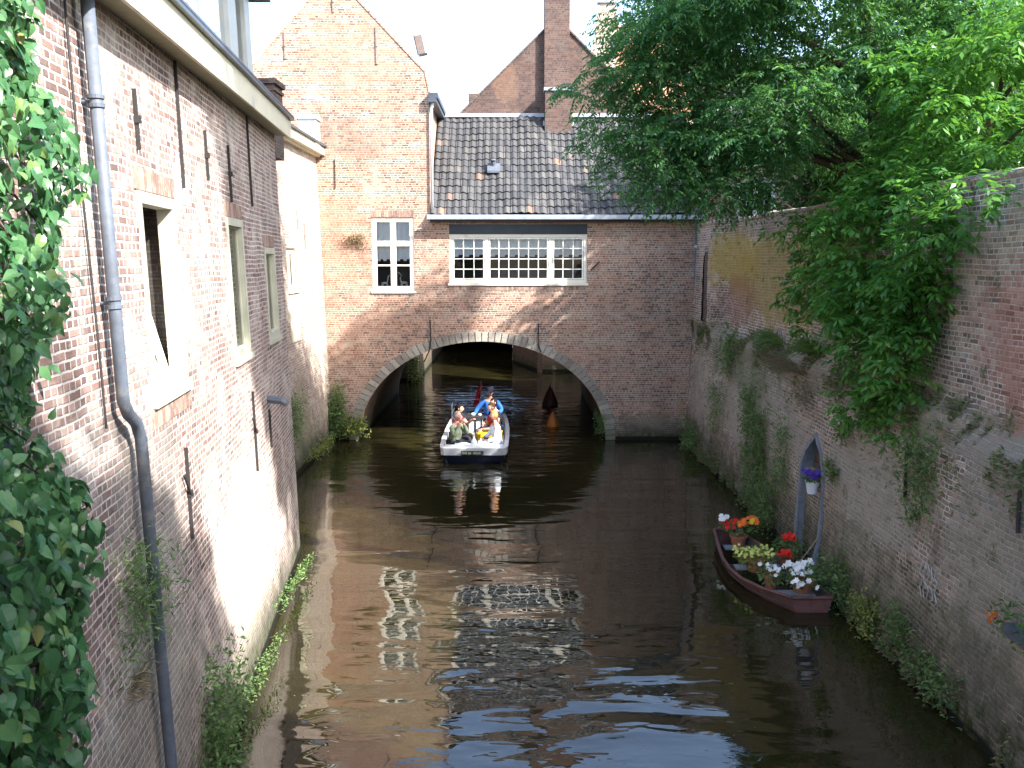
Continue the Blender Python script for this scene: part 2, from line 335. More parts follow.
F_BR = frame((0, 27.26, 0), (1, 0, 0), (0, 0, 1))            # bridge facade, normal -y
def _fl():
    o = Vector((-2.04, 0, 0)); u = Vector((-.1191, .9929, 0)); v = Vector((-.03, 0, 1.)); n = u.cross(v).normalized()
    return lambda a, c, d=0.: o + u * a + v * c + n * d
F_L = _fl()                                                   # left house wall, normal +x
F_B2 = frame((-5.53, 0, 0), (0, 1, 0), (-.03, 0, 1))             # pale house wall

# ---------------------------------------------------------------- leaves
def mesh_np(name, V, nper, mat, parent=None, rnd=None, loc=(0, 0, 0)):
    org = wloc(parent) if parent else Vector(loc)
    V = V.reshape(-1, 3) - np.array(org); nv = len(V); nf = nv // nper
    me = bpy.data.meshes.new(name); me.vertices.add(nv); me.vertices.foreach_set('co', V.astype(np.float32).ravel())
    me.loops.add(nv); me.loops.foreach_set('vertex_index', np.arange(nv, dtype=np.int32))
    me.polygons.add(nf); me.polygons.foreach_set('loop_start', np.arange(0, nv, nper, dtype=np.int32))
    me.polygons.foreach_set('loop_total', np.full(nf, nper, dtype=np.int32))
    at = me.attributes.new('rnd', 'FLOAT', 'FACE'); at.data.foreach_set('value', (np.random.rand(nf) if rnd is None else rnd).astype(np.float32))
    me.update(calc_edges=True); me.materials.append(mat)
    o = bpy.data.objects.new(name, me); C.objects.link(o)
    if parent: o.parent = parent
    else: o.location = org
    return o
def unit(a): return a / (np.linalg.norm(a, axis=-1, keepdims=True) + 1e-9)
def leafquads(base, d, nrm, ll, lw):
    """base,d,nrm (N,3): pointed folded leaves, one quad each"""
    ll = np.asarray(ll).reshape(-1, 1); lw = np.asarray(lw).reshape(-1, 1)
    s = unit(np.cross(d, nrm)); up = unit(np.cross(s, d))
    mid = base + d * ll * .45 - up * lw * .15
    return np.stack([base, mid + s * lw * .5 + up * lw * .12, base + d * ll - up * ll * .12, mid - s * lw * .5 + up * lw * .12], 1)
def fronds(rs, cen, dirs, L, nl, ll, lw, droop):
    out = []; N = len(cen); up = np.array([0, 0, 1.])
    L = L * rs.uniform(.7, 1.25, (N, 1)); side = unit(np.cross(dirs, up + rs.normal(0, .25, (N, 3))))
    for j in range(nl):
        t = (j // 2 + .6) / ((nl + 1) // 2); sg = 1 if j % 2 else -1
        if j == nl - 1: sg = 0
        b_ = cen + dirs * L * t - up * droop * L * t * t
        d = unit(side * sg * .9 + dirs * (.45 if sg else 1) - up * (.25 + droop * t) + rs.normal(0, .15, (N, 3)))
        out.append(leafquads(b_, d, up + rs.normal(0, .4, (N, 3)), ll * rs.uniform(.75, 1.2, N), lw * rs.uniform(.8, 1.2, N)))
    return np.concatenate(out)
def clump_pts(rs, c, r, n, shell=.45):
    d = unit(rs.normal(0, 1, (n, 3))); k = rs.uniform(shell, 1, (n, 1)) ** .6
    return np.array(c) + d * k * np.array(r), unit(d * np.array([1, 1, .5]))
def foliage(seed, clumps, dens, L, nl, ll, lw, droop, shell=.3):
    rs = np.random.RandomState(seed); out = []; rn = []
    for (c, r) in clumps:
        n = max(6, int(dens * (r[0] * r[1] + r[0] * r[2] + r[1] * r[2])))
        p, d = clump_pts(rs, c, r, n, shell); d = unit(d + rs.normal(0, .35, d.shape) + np.array([0, 0, .05]))
        q = fronds(rs, p, d, L, nl, ll, lw, droop); out.append(q)
        bias = rs.uniform(-.22, .22); rn.append(np.clip(np.tile(rs.rand(n) * .75 + bias + .1, nl) + rs.uniform(-.12, .12, n * nl), 0, 1))
    return np.concatenate(out), np.concatenate(rn)
def limbs(mb, rs, base, targets, r0, split=.45):
    base = Vector(base)
    for t in targets:
        t = Vector(t); m = base.lerp(t, split) + Vector(rs.uniform(-.35, .35, 3)); m.z += .4
        q = m.lerp(t, .5) + Vector(rs.uniform(-.2, .2, 3))
        mb.tube([base, base.lerp(m, .5) + Vector(rs.uniform(-.12, .12, 3)), m, q, t], [r0, r0 * .8, r0 * .55, r0 * .35, .012], 7, mi=0)
def tree(name, label, cat, root, trunk, clumps, mat, seed, dens, L, nl, ll, lw, droop, tr=.22, group=None, nlimb=26):
    t = thing(name, label, cat, root, group); rs = np.random.RandomState(seed)
    mb = MB(); pts = [Vector(root)] + [Vector(p) for p in trunk]; n = len(pts)
    mb.tube(pts, [tr * (1 - .65 * i / (n - 1)) for i in range(n)], 10)
    idx = rs.permutation(len(clumps))[:nlimb]
    for i in idx:
        c = clumps[i][0]; b = min(pts[1:], key=lambda p: (Vector(c) - p).length + abs(p.z - c[2] + 1.5)); limbs(mb, rs, b, [c], tr * .35)
    mb.build('trunk', M['bark'], t, smooth=True)
    q, r = foliage(seed, clumps, dens, L, nl, ll, lw, droop); mesh_np('crown', q, 4, mat, t, r)
    return t

# ================================================================ SETTING
def mksheet(name, x0, x1, y0, y1, z, mat):
    mb = MB(); mb.poly([(x0, y0, z), (x1, y0, z), (x1, y1, z), (x0, y1, z)]); o = mb.build(name, mat); o['kind'] = 'structure'; return o
mksheet('ground', -900, 900, -900, 900, -1.5, M['paving'])
mksheet('street', -120, -6.4, -60, 120, 3.0, M['paving'])
def garden():
    mb = MB()
    def f(i, j):
        x = 6.0 + i * .8; y = -30 + j * .8
        return (x, y, 5.2 + .25 * mnoise.noise(Vector((x * .3, y * .3, 0))))
    mb.grid(f, 44, 72); mb.poly([(6.0, -30, -1.5), (6.0, 26.8, -1.5), (6.0, 26.8, 5.2), (6.0, -30, 5.2)])
    o = mb.build('garden_ground', M['garden'], smooth=True); o['kind'] = 'structure'
mksheet('far_yard', 5.7, 80, 34.2, 44.0, 3.0, M['garden'])
garden()
# water
b = NB('canal_water'); P = b.pos(); x, y, z = b.sep(P)
def gauss(cx, cy, rx, ry):
    dx = b.ma('DIVIDE', b.ma('SUBTRACT', x, cx), rx); dy = b.ma('DIVIDE', b.ma('SUBTRACT', y, cy), ry)
    return b.ma('EXPONENT', b.ma('MULTIPLY', b.ma('ADD', b.ma('MULTIPLY', dx, dx), b.ma('MULTIPLY', dy, dy)), -1.))
wake = b.ma('ADD', gauss(-1.2, 31.5, 3.0, 5.5), b.ma('MULTIPLY', gauss(-1.0, 25.5, 1.8, 2.2), .3))
v1 = b.comb(b.ma('MULTIPLY', x, .75), b.ma('MULTIPLY', y, 1.9), 0.)
v2 = b.comb(b.ma('MULTIPLY', x, .55), b.ma('MULTIPLY', y, 2.4), 3.)
h = b.ma('ADD', b.ma('MULTIPLY', b.noise(.62, 2, .4, v1, .5), .034), b.ma('MULTIPLY', b.noise(2.2, 2, .5, v1, .3), .0045))
patch = b.rng(b.noise(.25, 2, .5, P), .4, .62, .55, 1.25)
h = b.ma('MULTIPLY', h, b.ma('ADD', patch, b.ma('MULTIPLY', gauss(.6, 10.2, 3.2, 3.0), 1.3)))
h = b.ma('ADD', h, b.ma('MULTIPLY', b.ma('MULTIPLY', b.noise(1.0, 3, .5, v2, .3), wake), .42))
mk = b.ramp(b.noise(.5, 4, .6, P), [(.3, (.011, .0095, .004)), (.7, (.022, .019, .006))])
bp = b.n('ShaderNodeBump'); bp.inputs['Strength'].default_value = 1.; bp.inputs['Distance'].default_value = 1.; b.t.links.new(h, bp.inputs['Height'])
pr = b.n('ShaderNodeBsdfPrincipled'); b.t.links.new(mk, pr.inputs['Base Color']); pr.inputs['Roughness'].default_value = .02; pr.inputs['IOR'].default_value = 1.72
b.t.links.new(bp.outputs[0], pr.inputs['Normal']); M['water'] = b.done(pr.outputs[0])
mksheet('canal_water', -9, 7.5, -30, 140, 0, M['water'])

# ================================================================ windows
def window(parent, fr, u0, u1, v0, v1, cols, frame_m, sash_m, depth=.08, fw=.07, mull=(), trans=(), bars=(), bar_w=.022,
           curtain=None, room=.7, pane_m=None, sill=True, cloth=None, fd=.07):
    """frame set in an opening of wall 'fr'; mull/trans are thick divisions, bars = [(u0,u1,v0,v1,nc,nr)] glazing bars"""
    wb = MB(); W = -depth
    wb.box(u0, u1, v0, v0 + fw, W - fd, W, fr); wb.box(u0, u1, v1 - fw, v1, W - fd, W, fr)
    wb.box(u0, u0 + fw, v0 + fw, v1 - fw, W - fd, W, fr); wb.box(u1 - fw, u1, v0 + fw, v1 - fw, W - fd, W, fr)
    for m_ in mull: wb.box(m_ - fw * .55, m_ + fw * .55, v0 + fw, v1 - fw, W - .066, W - .004, fr)
    for t_ in trans: wb.box(u0 + fw, u1 - fw, t_ - fw * .5, t_ + fw * .5, W - .062, W - .002 + .012, fr)
    win = wb.build('window', frame_m, parent)
    gb = MB(); pb = MB(); W0 = W; W = W - (fd - .07) * .8
    for (a, c, d, e, nc, nr) in bars:
        s = .035
        gb.box(a, c, d, d + s, W - .055, W - .015, fr); gb.box(a, c, e - s, e, W - .055, W - .015, fr)
        gb.box(a, a + s, d + s, e - s, W - .055, W - .015, fr); gb.box(c - s, c, d + s, e - s, W - .055, W - .015, fr)
        for i in range(1, nc): uu = a + (c - a) * i / nc; gb.box(uu - bar_w / 2, uu + bar_w / 2, d + s, e - s, W - .05, W - .02, fr)
        for i in range(1, nr): vv = d + (e - d) * i / nr; gb.box(a + s, c - s, vv - bar_w / 2, vv + bar_w / 2, W - .048, W - .018, fr)
        pb.poly([fr(a + .01, d + .01, W - .036), fr(c - .01, d + .01, W - .036), fr(c - .01, e - .01, W - .036), fr(a + .01, e - .01, W - .036)])
    if bars: gb.build('sash', sash_m, win); pb.build('pane', pane_m or M['glass'], win)
    W = W0
    if sill:
        s_ = MB(); s_.box(u0 - .04, u1 + .04, v0 - .07, v0 - .002, W - .04, .045, fr); s_.build('sill', frame_m, win)
    if curtain:
        for (a, c, top, bot, scal) in curtain:
            cb = MB(); n = max(8, int((c - a) / .02)); k = 0
            def f(i, j):
                uu = a + (c - a) * i / n; ph = ((uu - a) / scal) % 1.
                bb = bot + (.055 if ph > .62 or ph < .12 else 0.) * (1 if scal < 5 else 0)
                return fr(uu, top if j else bb, W - .13 - .008 * math.sin(uu * 40))
            cb.grid(f, n + 1, 2); cb.build('curtain', cloth or M['curtain'], win)
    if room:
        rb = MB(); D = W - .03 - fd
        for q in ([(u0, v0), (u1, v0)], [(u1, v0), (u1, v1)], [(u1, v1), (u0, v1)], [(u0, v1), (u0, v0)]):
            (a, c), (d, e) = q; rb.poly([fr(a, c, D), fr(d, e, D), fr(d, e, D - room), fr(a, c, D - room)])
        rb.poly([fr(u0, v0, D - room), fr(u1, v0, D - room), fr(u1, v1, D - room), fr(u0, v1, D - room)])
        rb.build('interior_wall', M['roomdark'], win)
    return win
def rect(a, c, d, e): return [(a, d), (c, d), (c, e), (a, e)]
def anchor(parent, fr, u, v0, v1, lean=0., mat=None, th=.011, knob=True, cross=False):
    mb = MB(); mb.box(u - th, u + th, v0, v1, .004, .035, lambda a, c, d: fr(a + lean * (c - v0), c, d))
    if knob:
        m = (v0 + v1) / 2; mb.box(u - .022 + lean * (m - v0), u + .022 + lean * (m - v0), m - .03, m + .03, .002, .055, fr)
    if cross: mb.tube([fr(u - .16, (v0 + v1) / 2 + .22, .03), fr(u, (v0 + v1) / 2, .04)], .015, 6)
    return mb.build('wall_anchor', mat or M['iron'], parent)

# ================================================================ LEFT HOUSE
UE = 16.7
def eavez(u): return 7.42 + .031 * (u - 7)
LH = thing('canal_house', 'long weathered brick canal house on the left with a cream eaves board, downpipe and dormer', 'house', (-4.5, 8, 0))
mb = MB()
H1 = rect(7.72, 8.95, 4.30, 6.08); H2 = rect(11.55, 12.70, 4.22, 6.04); H3 = rect(14.55, 15.70, 4.22, 5.70)
mb.panel(F_L, [(-6, -1.2), (UE, -1.2), (UE, eavez(UE)), (-6, eavez(-6))], [H1, H2, H3], .35)
mb.build('wall', M['brick_left'], LH)
mb = MB(); e0 = F_L(UE, 0, -.002)     # end wall facing the far side and back volume
mb.poly([F_L(UE - .002, -1.2, -.3), F_L(UE - .002, -1.2, -7), F_L(UE - .002, 8, -7), F_L(UE - .002, 8, -.3)])
mb.build('end_wall', M['brick_left'], LH)
def eave(u0, u1, w0, w1, z0, z1, mb):     # a long board that follows the rising eaves
    i = len(mb.v)
    for u in (u0, u1):
        for ww in (w0, w1):
            for zz in (z0, z1): mb.v.append(tuple(F_L(u, eavez(u) + zz, ww)))
    for q in ((0, 1, 3, 2), (4, 6, 7, 5), (0, 4, 5, 1), (2, 3, 7, 6), (0, 2, 6, 4), (1, 5, 7, 3)): mb.face([i + k for k in q])
mb = MB(); eave(-6, UE + .25, -.3, .235, .0, .04, mb); mb.build('soffit', M['soffit'], LH)
mb = MB(); eave(-6, UE + .28, .235, .27, -.05, .27, mb); mb.build('fascia', M['cream_band'], LH)
mb = MB(); eave(-6, UE + .32, .15, .33, .271, .315, mb); eave(-6, UE + .32, .29, .335, .316, .345, mb); mb.build('gutter', M['gutter'], LH)
mb = MB(); mb.poly([F_L(-6, eavez(-6) + .27, .2), F_L(UE + .3, eavez(UE) + .27, .2), F_L(UE + .3, eavez(UE) + .9, -.6), F_L(-6, eavez(-6) + .9, -.6)])
mb.poly([F_L(-6, eavez(-6) + .9, -.6), F_L(UE + .3, eavez(UE) + .9, -.6), F_L(UE + .3, 8.9, -7), F_L(-6, 8.9, -7)]); mb.build('roof', M['tile'], LH)
def hopper_window():
    win = window(LH, F_L, 7.72, 8.95, 4.30, 6.08, 1, M['sage'], M['white'], depth=-.015, fw=.10, fd=.15, room=1.2, bars=())
    def tilt(u, v, w_): a = R(13); return F_L(u, 4.39 + (v - 4.39) * math.cos(a), -.16 - (v - 4.39) * math.sin(a) + w_)
    g = MB(); a, c, d, e = 7.81, 8.86, 4.39, 5.99; s = .07
    g.box(a, c, d, d + s, -.03, .03, tilt); g.box(a, c, e - s, e, -.03, .03, tilt); g.box(a, a + s, d + s, e - s, -.03, .03, tilt); g.box(c - s, c, d + s, e - s, -.03, .03, tilt)
    g.build('sash', M['white'], win)
    p = MB(); p.poly([tilt(a + .05, d + .05, 0), tilt(c - .05, d + .05, 0), tilt(c - .05, e - .05, 0), tilt(a + .05, e - .05, 0)]); p.build('pane', M['glass'], win)
    k = MB(); k.grid(lambda i, j: F_L(8.50 + .36 * i / 14, 4.4 + 1.6 * j, -.34 - .03 * math.sin(i * 1.7)), 15, 2); k.build('curtain', M['pinkcloth'], win)
hopper_window()
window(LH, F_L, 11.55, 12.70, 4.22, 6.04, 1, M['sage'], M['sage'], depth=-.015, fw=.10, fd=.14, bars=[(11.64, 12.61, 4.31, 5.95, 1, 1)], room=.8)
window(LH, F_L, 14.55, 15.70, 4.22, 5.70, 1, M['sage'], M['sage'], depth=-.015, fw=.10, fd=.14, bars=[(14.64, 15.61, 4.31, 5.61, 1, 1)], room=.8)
for (a, c, z) in ((7.66, 9.02, 6.085), (11.5, 12.76, 6.045), (14.5, 15.76, 5.705)):
    mb = MB(); n = int((c - a) / .075)
    for i in range(n): mb.box(a + i * .075 + .006, a + (i + 1) * .075 - .006, z + .004, z + .19, -.05, .012, F_L)
    mb.build('lintel', M['rowlock'], LH)
for (a, c, z) in ((7.62, 9.05, 4.225),):
    mb = MB(); n = int((c - a) / .075)
    for i in range(n): mb.box(a + i * .075 + .006, a + (i + 1) * .075 - .006, z - .17, z - .004, -.05, .012, F_L)
    mb.build('sill_course', M['rowlock'], LH)
anchor(LH, F_L, 7.85, 6.42, 6.92); anchor(LH, F_L, 9.37, 6.22, 7.47, .02, th=.009, knob=False); anchor(LH, F_L, 10.6, 6.40, 6.96)
anchor(LH, F_L, 11.97, 6.24, 6.96); anchor(LH, F_L, 13.6, 6.28, 7.58, .02, th=.009, knob=False); anchor(LH, F_L, 8.58, 2.80, 3.70, .03, cross=True)
anchor(LH, F_L, 12.5, 2.55, 3.68, .03, cross=True); anchor(LH, F_L, 13.9, 2.6, 3.2, 0, th=.015, knob=False)
mb = MB(); mb.tube([F_L(13.9, 3.36, 0), F_L(13.9, 3.33, .22), F_L(13.9, 3.27, .30)], [.06, .065, .05], 8); mb.build('spout', M['zinc'], LH)
mb = MB(); mb.tube([F_L(6.57, 7.5, .1), F_L(6.57, 4.47, .1), F_L(6.66, 4.36, .1), F_L(6.84, 4.26, .1), F_L(6.92, 4.12, .1), F_L(6.97, 1.3, .1), F_L(6.99, -.3, .1)], .047, 14)
pipe = mb.build('downpipe', M['zinc'], LH, smooth=True)
for k, (u, v) in enumerate(((6.57, 6.60), (6.57, 5.19), (6.945, 2.95), (6.97, 1.2))):
    mb = MB()
    for dv in (-.03, .03): mb.tube([F_L(u, v + dv - .013, .1), F_L(u, v + dv + .013, .1)], .058, 14)
    mb.tube([F_L(u, v, .05), F_L(u, v, -.02)], .014, 6); mb.build('collar', M['zinc'], pipe)
mb = MB(); mb.tube([F_L(6.33, 7.4, .03), F_L(6.34, 6.0, .025), F_L(6.37, 4.9, .03), F_L(6.40, 4.3, .02)], .009, 6); mb.build('cable', M['iron'], LH)
# dormer of glass and pale posts
DM = thing('dormer', 'long glazed dormer with pale grey posts above the cream eaves board', 'dormer', tuple(F_L(12, 7.9, 0)))
def dz(u): return eavez(u) + .36
posts = [(7.6, .10), (9.75, .22), (10.62, .22), (12.93, .60), (14.25, .50)]
for (u, ww) in posts:
    mb = MB(); mb.box(u - ww / 2, u + ww / 2, dz(u) - .15, 9.52, -.10, .03, F_L); mb.build('post', M['slatepaint'], DM)
mb = MB(); mb.box(4, 14.54, 7.55, 8.08, -.22, -.02, F_L); mb.build('apron', M['slatepaint'], DM)
mb = MB()
for (a, c) in ((9.86, 10.51), (7.65, 9.64)):
    for q_ in ((a, c, 8.93, 8.97, -.05, .0), ((a + c) / 2 - .02, (a + c) / 2 + .02, 8.08, 9.52, -.051, -.001)): mb = MB(); mb.box(*q_, F_L); mb.build('glazing_bar', M['white'], DM)
for (a, c, gm) in ((7.65, 9.64, 'glass_sky'), (9.86, 10.51, 'glass'), (10.73, 12.63, 'glass_sky'), (13.23, 14.0, 'glass')):
    mb = MB(); mb.poly([F_L(a, 8.08, -.03), F_L(c, 8.08, -.03), F_L(c, 9.52, -.03), F_L(a, 9.52, -.03)]); mb.build('pane', M[gm], DM)
mb = MB(); mb.grid(lambda i, j: F_L(9.5 + 5 * i / 80, 8.08 + 1.4 * j, -.45 - .03 * math.sin(i * 1.3)), 81, 2); mb.build('curtain', M['curtain'], DM)
mb = MB(); mb.box(4, 14.54, 7.9, 9.5, -3.02, -3.0, F_L); mb.box(14.5, 14.53, 7.9, 9.5, -3.0, -.3, F_L); mb.build('side_wall', M['slatepaint'], DM)
mb = MB(); mb.box(4, 15.0, 9.525, 9.72, -3.3, .30, F_L); mb.build('dormer_roof', M['gutter'], DM)
mb = MB()
for z in (.24, .36): mb.tube([F_L(10.7, dz(10.7) + z - .1, .06), F_L(12.78, dz(12.5) + z - .1, .06)], .012, 6)
mb.build('rail', M['iron'], DM)

# ================================================================ PALE HOUSE
PH = thing('canal_house', 'narrow house of brick paled for sun glare between the long brick house and the gable', 'house', (-6, 22, 0))
mb = MB(); mb.panel(F_B2, [(16.0, -1.2), (27.25, -1.2), (27.25, 8.74), (16.0, 8.74)], [rect(22.95, 23.95, 4.72, 5.80)], .35); mb.build('wall', M['brick_pale'], PH)
window(PH, F_B2, 22.95, 23.95, 4.72, 5.80, 2, M['cream_band'], M['cream_band'], depth=.06, fw=.09, mull=(23.45,), bars=[(23.05, 23.40, 4.82, 5.70, 1, 1), (23.50, 23.85, 4.82, 5.70, 1, 1)])
mb = MB(); mb.box(22.95, 23.95, 3.4, 4.55, .003, .03, F_B2); mb.build('blind_panel', M['cream_band'], PH)
mb = MB(); mb.box(16.0, 27.25, 8.55, 8.78, .0, .26, F_B2); mb.box(16.0, 27.25, 8.50, 8.55, .0, .12, F_B2); mb.build('fascia', M['cream_band'], PH)
mb = MB(); mb.box(16.0, 27.25, 8.785, 8.84, .1, .33, F_B2); mb.build('gutter', M['gutter'], PH)
mb = MB(); mb.poly([(-5.6, 16, 8.80), (-5.6, 27.25, 8.80), (-8.5, 27.25, 10.4), (-8.5, 16, 10.4)]); mb.build('roof', M['tile'], PH)
anchor(PH, F_B2, 22.26, 6.2, 6.75, mat=M['iron_pale']); anchor(PH, F_B2, 25.06, 5.8, 6.5, mat=M['iron_pale']); anchor(PH, F_B2, 24.3, 6.3, 6.8, mat=M['iron_pale'])
CH = thing('chimney_stack', 'squat dark brick chimney with a projecting cap behind the eaves board', 'chimney', (-5.0, 19.3, 8.2))
mb = MB(); mb.box(-5.6, -4.86, 19.0, 19.7, 7.6, 9.06); mb.build('stack', M['brick_dark'], CH)
mb = MB(); mb.box(-5.66, -4.80, 18.94, 19.76, 9.062, 9.16); mb.box(-5.62, -4.83, 18.97, 19.73, 8.93, 8.99); mb.build('cap', M['brick_dark'], CH)
CH = thing('chimney_stack', 'small white rendered stack with pale cap against the gable', 'chimney', (-5.75, 26.2, 8.9))
mb = MB(); mb.box(-6.0, -5.52, 26.0, 26.6, 8.6, 9.42); mb.build('stack', M['white'], CH)
mb = MB(); mb.box(-6.06, -5.46, 25.94, 26.66, 9.422, 9.52); mb.build('cap', M['slatepaint'], CH)

# ================================================================ BRIDGE HOUSE
BH = thing('bridge_house', 'brick house with stepped-back gable spanning the canal over a wide stone arch', 'house', (-.9, 29, 0))
AC, AI, BI, AO, BO = -.92, 3.80, 3.05, 4.10, 3.35
def ell(a, bb, t): return (AC + a * math.cos(t), bb * math.sin(t))
NA = 48; arc = [ell(AI, BI, math.pi * k / NA) for k in range(NA + 1)]
mb = MB()
outer = [(-7.8, -1.2), (AC - AI, -1.2)] + arc[::-1] + [(AC + AI, -1.2), (5.62, -1.2), (5.62, 6.70), (-2.44, 6.70), (-2.44, 10.35), (-2.55, 10.93), (-5.16, 13.65), (-7.7, 10.93), (-7.8, 10.35)]
WL = rect(-4.19, -2.93, 4.58, 6.76); WW = rect(-1.88, 2.25, 4.81, 6.56)
mb.panel(F_BR, outer, [WL, WW], .35); mb.build('wall', M['brick_gable'], BH)
mb = MB(); mb.poly([(-2.441, 27.3, 6.7), (-2.441, 36, 6.7), (-2.441, 36, 10.35), (-2.441, 27.3, 10.35)]); mb.build('side_wall', M['brick_gable'], BH)
mb = MB()
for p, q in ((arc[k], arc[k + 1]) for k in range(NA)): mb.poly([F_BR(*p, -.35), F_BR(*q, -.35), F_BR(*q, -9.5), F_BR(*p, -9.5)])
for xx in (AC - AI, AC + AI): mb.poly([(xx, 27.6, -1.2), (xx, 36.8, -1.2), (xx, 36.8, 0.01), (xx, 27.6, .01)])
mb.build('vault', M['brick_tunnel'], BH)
F_BK = frame((0, 36.8, 0), (1, 0, 0), (0, 0, 1))
mb = MB(); mb.panel(F_BK, [(-7.8, -1.2), (AC - AI, -1.2)] + arc[::-1] + [(AC + AI, -1.2), (5.62, -1.2), (5.62, 9.9), (-2.44, 9.9), (-2.44, 10.3), (-7.8, 10.3)], [], .3); mb.build('rear_wall', M['brick_rear'], BH)
mb = MB(); n = 62; rr = random.Random(3)
for k in range(n):
    t0 = math.pi * k / n + .004; t1 = math.pi * (k + 1) / n - .004; pr_ = .03 + rr.uniform(-.008, .008); o_ = rr.uniform(-.015, .015)
    q = [ell(AI + .002, BI + .002, t0), ell(AI + .002, BI + .002, t1), ell(AO + o_, BO + o_, t1), ell(AO + o_, BO + o_, t0)]
    i = len(mb.v); mb.v += [tuple(F_BR(*p, pr_)) for p in q] + [tuple(F_BR(*p, -.2)) for p in q]
    for f in ((0, 1, 2, 3), (7, 6, 5, 4), (0, 4, 5, 1), (1, 5, 6, 2), (2, 6, 7, 3), (3, 7, 4, 0)): mb.face([i + z_ for z_ in f])
mb.build('arch_ring', M['stone'], BH)
# gable copings
for (a, c) in (((-2.44, 10.35), (-2.55, 10.93)), ((-2.55, 10.93), (-5.16, 13.65)), ((-5.16, 13.65), (-7.7, 10.93))):
    mb = MB(); d = Vector((c[0] - a[0], c[1] - a[1])).normalized(); nn = Vector((d.y, -d.x)) * .05
    if nn.y < 0: nn = -nn
    P4 = [a, c, (c[0] + nn.x, c[1] + nn.y), (a[0] + nn.x, a[1] + nn.y)]
    i = len(mb.v); mb.v += [tuple(F_BR(*p, .02)) for p in P4] + [tuple(F_BR(*p, -.36)) for p in P4]
    for f in ((0, 1, 2, 3), (7, 6, 5, 4), (0, 4, 5, 1), (1, 5, 6, 2), (2, 6, 7, 3), (3, 7, 4, 0)): mb.face([i + z_ for z_ in f])
    mb.build('coping', M['brick_gable'], BH)
mb = MB(); mb.poly([(-2.44, 27.7, 10.3), (-2.44, 36.5, 10.3), (-5.16, 36.5, 13.4), (-5.16, 27.7, 13.4)]); mb.poly([(-7.8, 27.7, 10.3), (-7.8, 36.5, 10.3), (-5.16, 36.5, 13.4), (-5.16, 27.7, 13.4)]); mb.build('gable_roof', M['tile'], BH)
mb = MB(); mb.box(-2.43, -2.16, 27.05, 36, 10.18, 10.32); mb.box(-2.43, -2.20, 27.05, 36, 10.06, 10.18); mb.build('side_gutter', M['gutter'], BH)
mb = MB(); mb.tube([(-2.30, 27.2, 10.1), (-2.36, 27.2, 9.9), (-2.37, 27.2, 6.85)], .045, 10); mb.build('upper_downpipe', M['panel_pale'], BH, smooth=True)
# windows of the facade
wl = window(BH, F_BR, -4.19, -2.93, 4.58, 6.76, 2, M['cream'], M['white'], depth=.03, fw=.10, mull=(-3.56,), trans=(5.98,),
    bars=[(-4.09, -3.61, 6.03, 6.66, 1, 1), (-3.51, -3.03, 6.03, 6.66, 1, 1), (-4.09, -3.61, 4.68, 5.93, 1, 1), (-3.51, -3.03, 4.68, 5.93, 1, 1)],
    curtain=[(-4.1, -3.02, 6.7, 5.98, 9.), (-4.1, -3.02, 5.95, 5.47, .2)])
for (a, c) in ((-4.055, -3.645), (-3.475, -3.065)): mb = MB(); mb.box(a, c, 5.32, 5.36, -.075, -.048, F_BR); mb.build('glazing_bar', M['white'], wl)
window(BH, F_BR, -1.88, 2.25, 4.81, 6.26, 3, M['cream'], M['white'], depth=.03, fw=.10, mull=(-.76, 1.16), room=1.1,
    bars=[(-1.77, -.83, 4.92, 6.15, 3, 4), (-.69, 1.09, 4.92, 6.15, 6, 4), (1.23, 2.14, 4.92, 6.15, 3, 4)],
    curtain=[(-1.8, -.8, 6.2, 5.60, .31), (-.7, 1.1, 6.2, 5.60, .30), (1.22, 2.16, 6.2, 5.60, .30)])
mb = MB(); mb.box(-1.88, 2.25, 6.262, 6.56, -.2, -.02, F_BR); mb.build('fascia_board', M['navy'], BH)
for (a, c, z) in ((-4.2, -2.92, 6.765),):
    mb = MB(); n = int((c - a) / .075)
    for i in range(n): mb.box(a + i * .075 + .006, a + (i + 1) * .075 - .006, z + .004, z + .2, -.03, .012, F_BR)
    mb.build('lintel', M['rowlock'], BH)
for (a, c, z) in ((-1.9, 2.27, 4.73),):
    mb = MB(); n = int((c - a) / .075)
    for i in range(n): mb.box(a + i * .075 + .006, a + (i + 1) * .075 - .006, z - .13, z - .004, -.03, .012, F_BR)
    mb.build('sill_course', M['rowlock'], BH)
for (u, a, c) in ((-6.59, 11.3, 12.05), (-3.93, 11.15, 12.2), (-5.16, 12.6, 13.2)): anchor(BH, F_BR, u, a, c, mat=M['iron_pale'], th=.03)
anchor(BH, F_BR, -5.24, 7.6, 8.45, th=.010, knob=False)
for pts in ([(-2.48, 3.72), (-2.46, 3.1), (-2.52, 2.75), (-2.68, 2.42)], [(.80, 3.6), (.80, 2.95), (.88, 2.72)], [(2.36, 5.2), (2.62, 5.45)]):
    mb = MB(); mb.tube([F_BR(*p, .05) for p in pts], .022, 6); mb.build('iron_hook', M['iron'], BH)
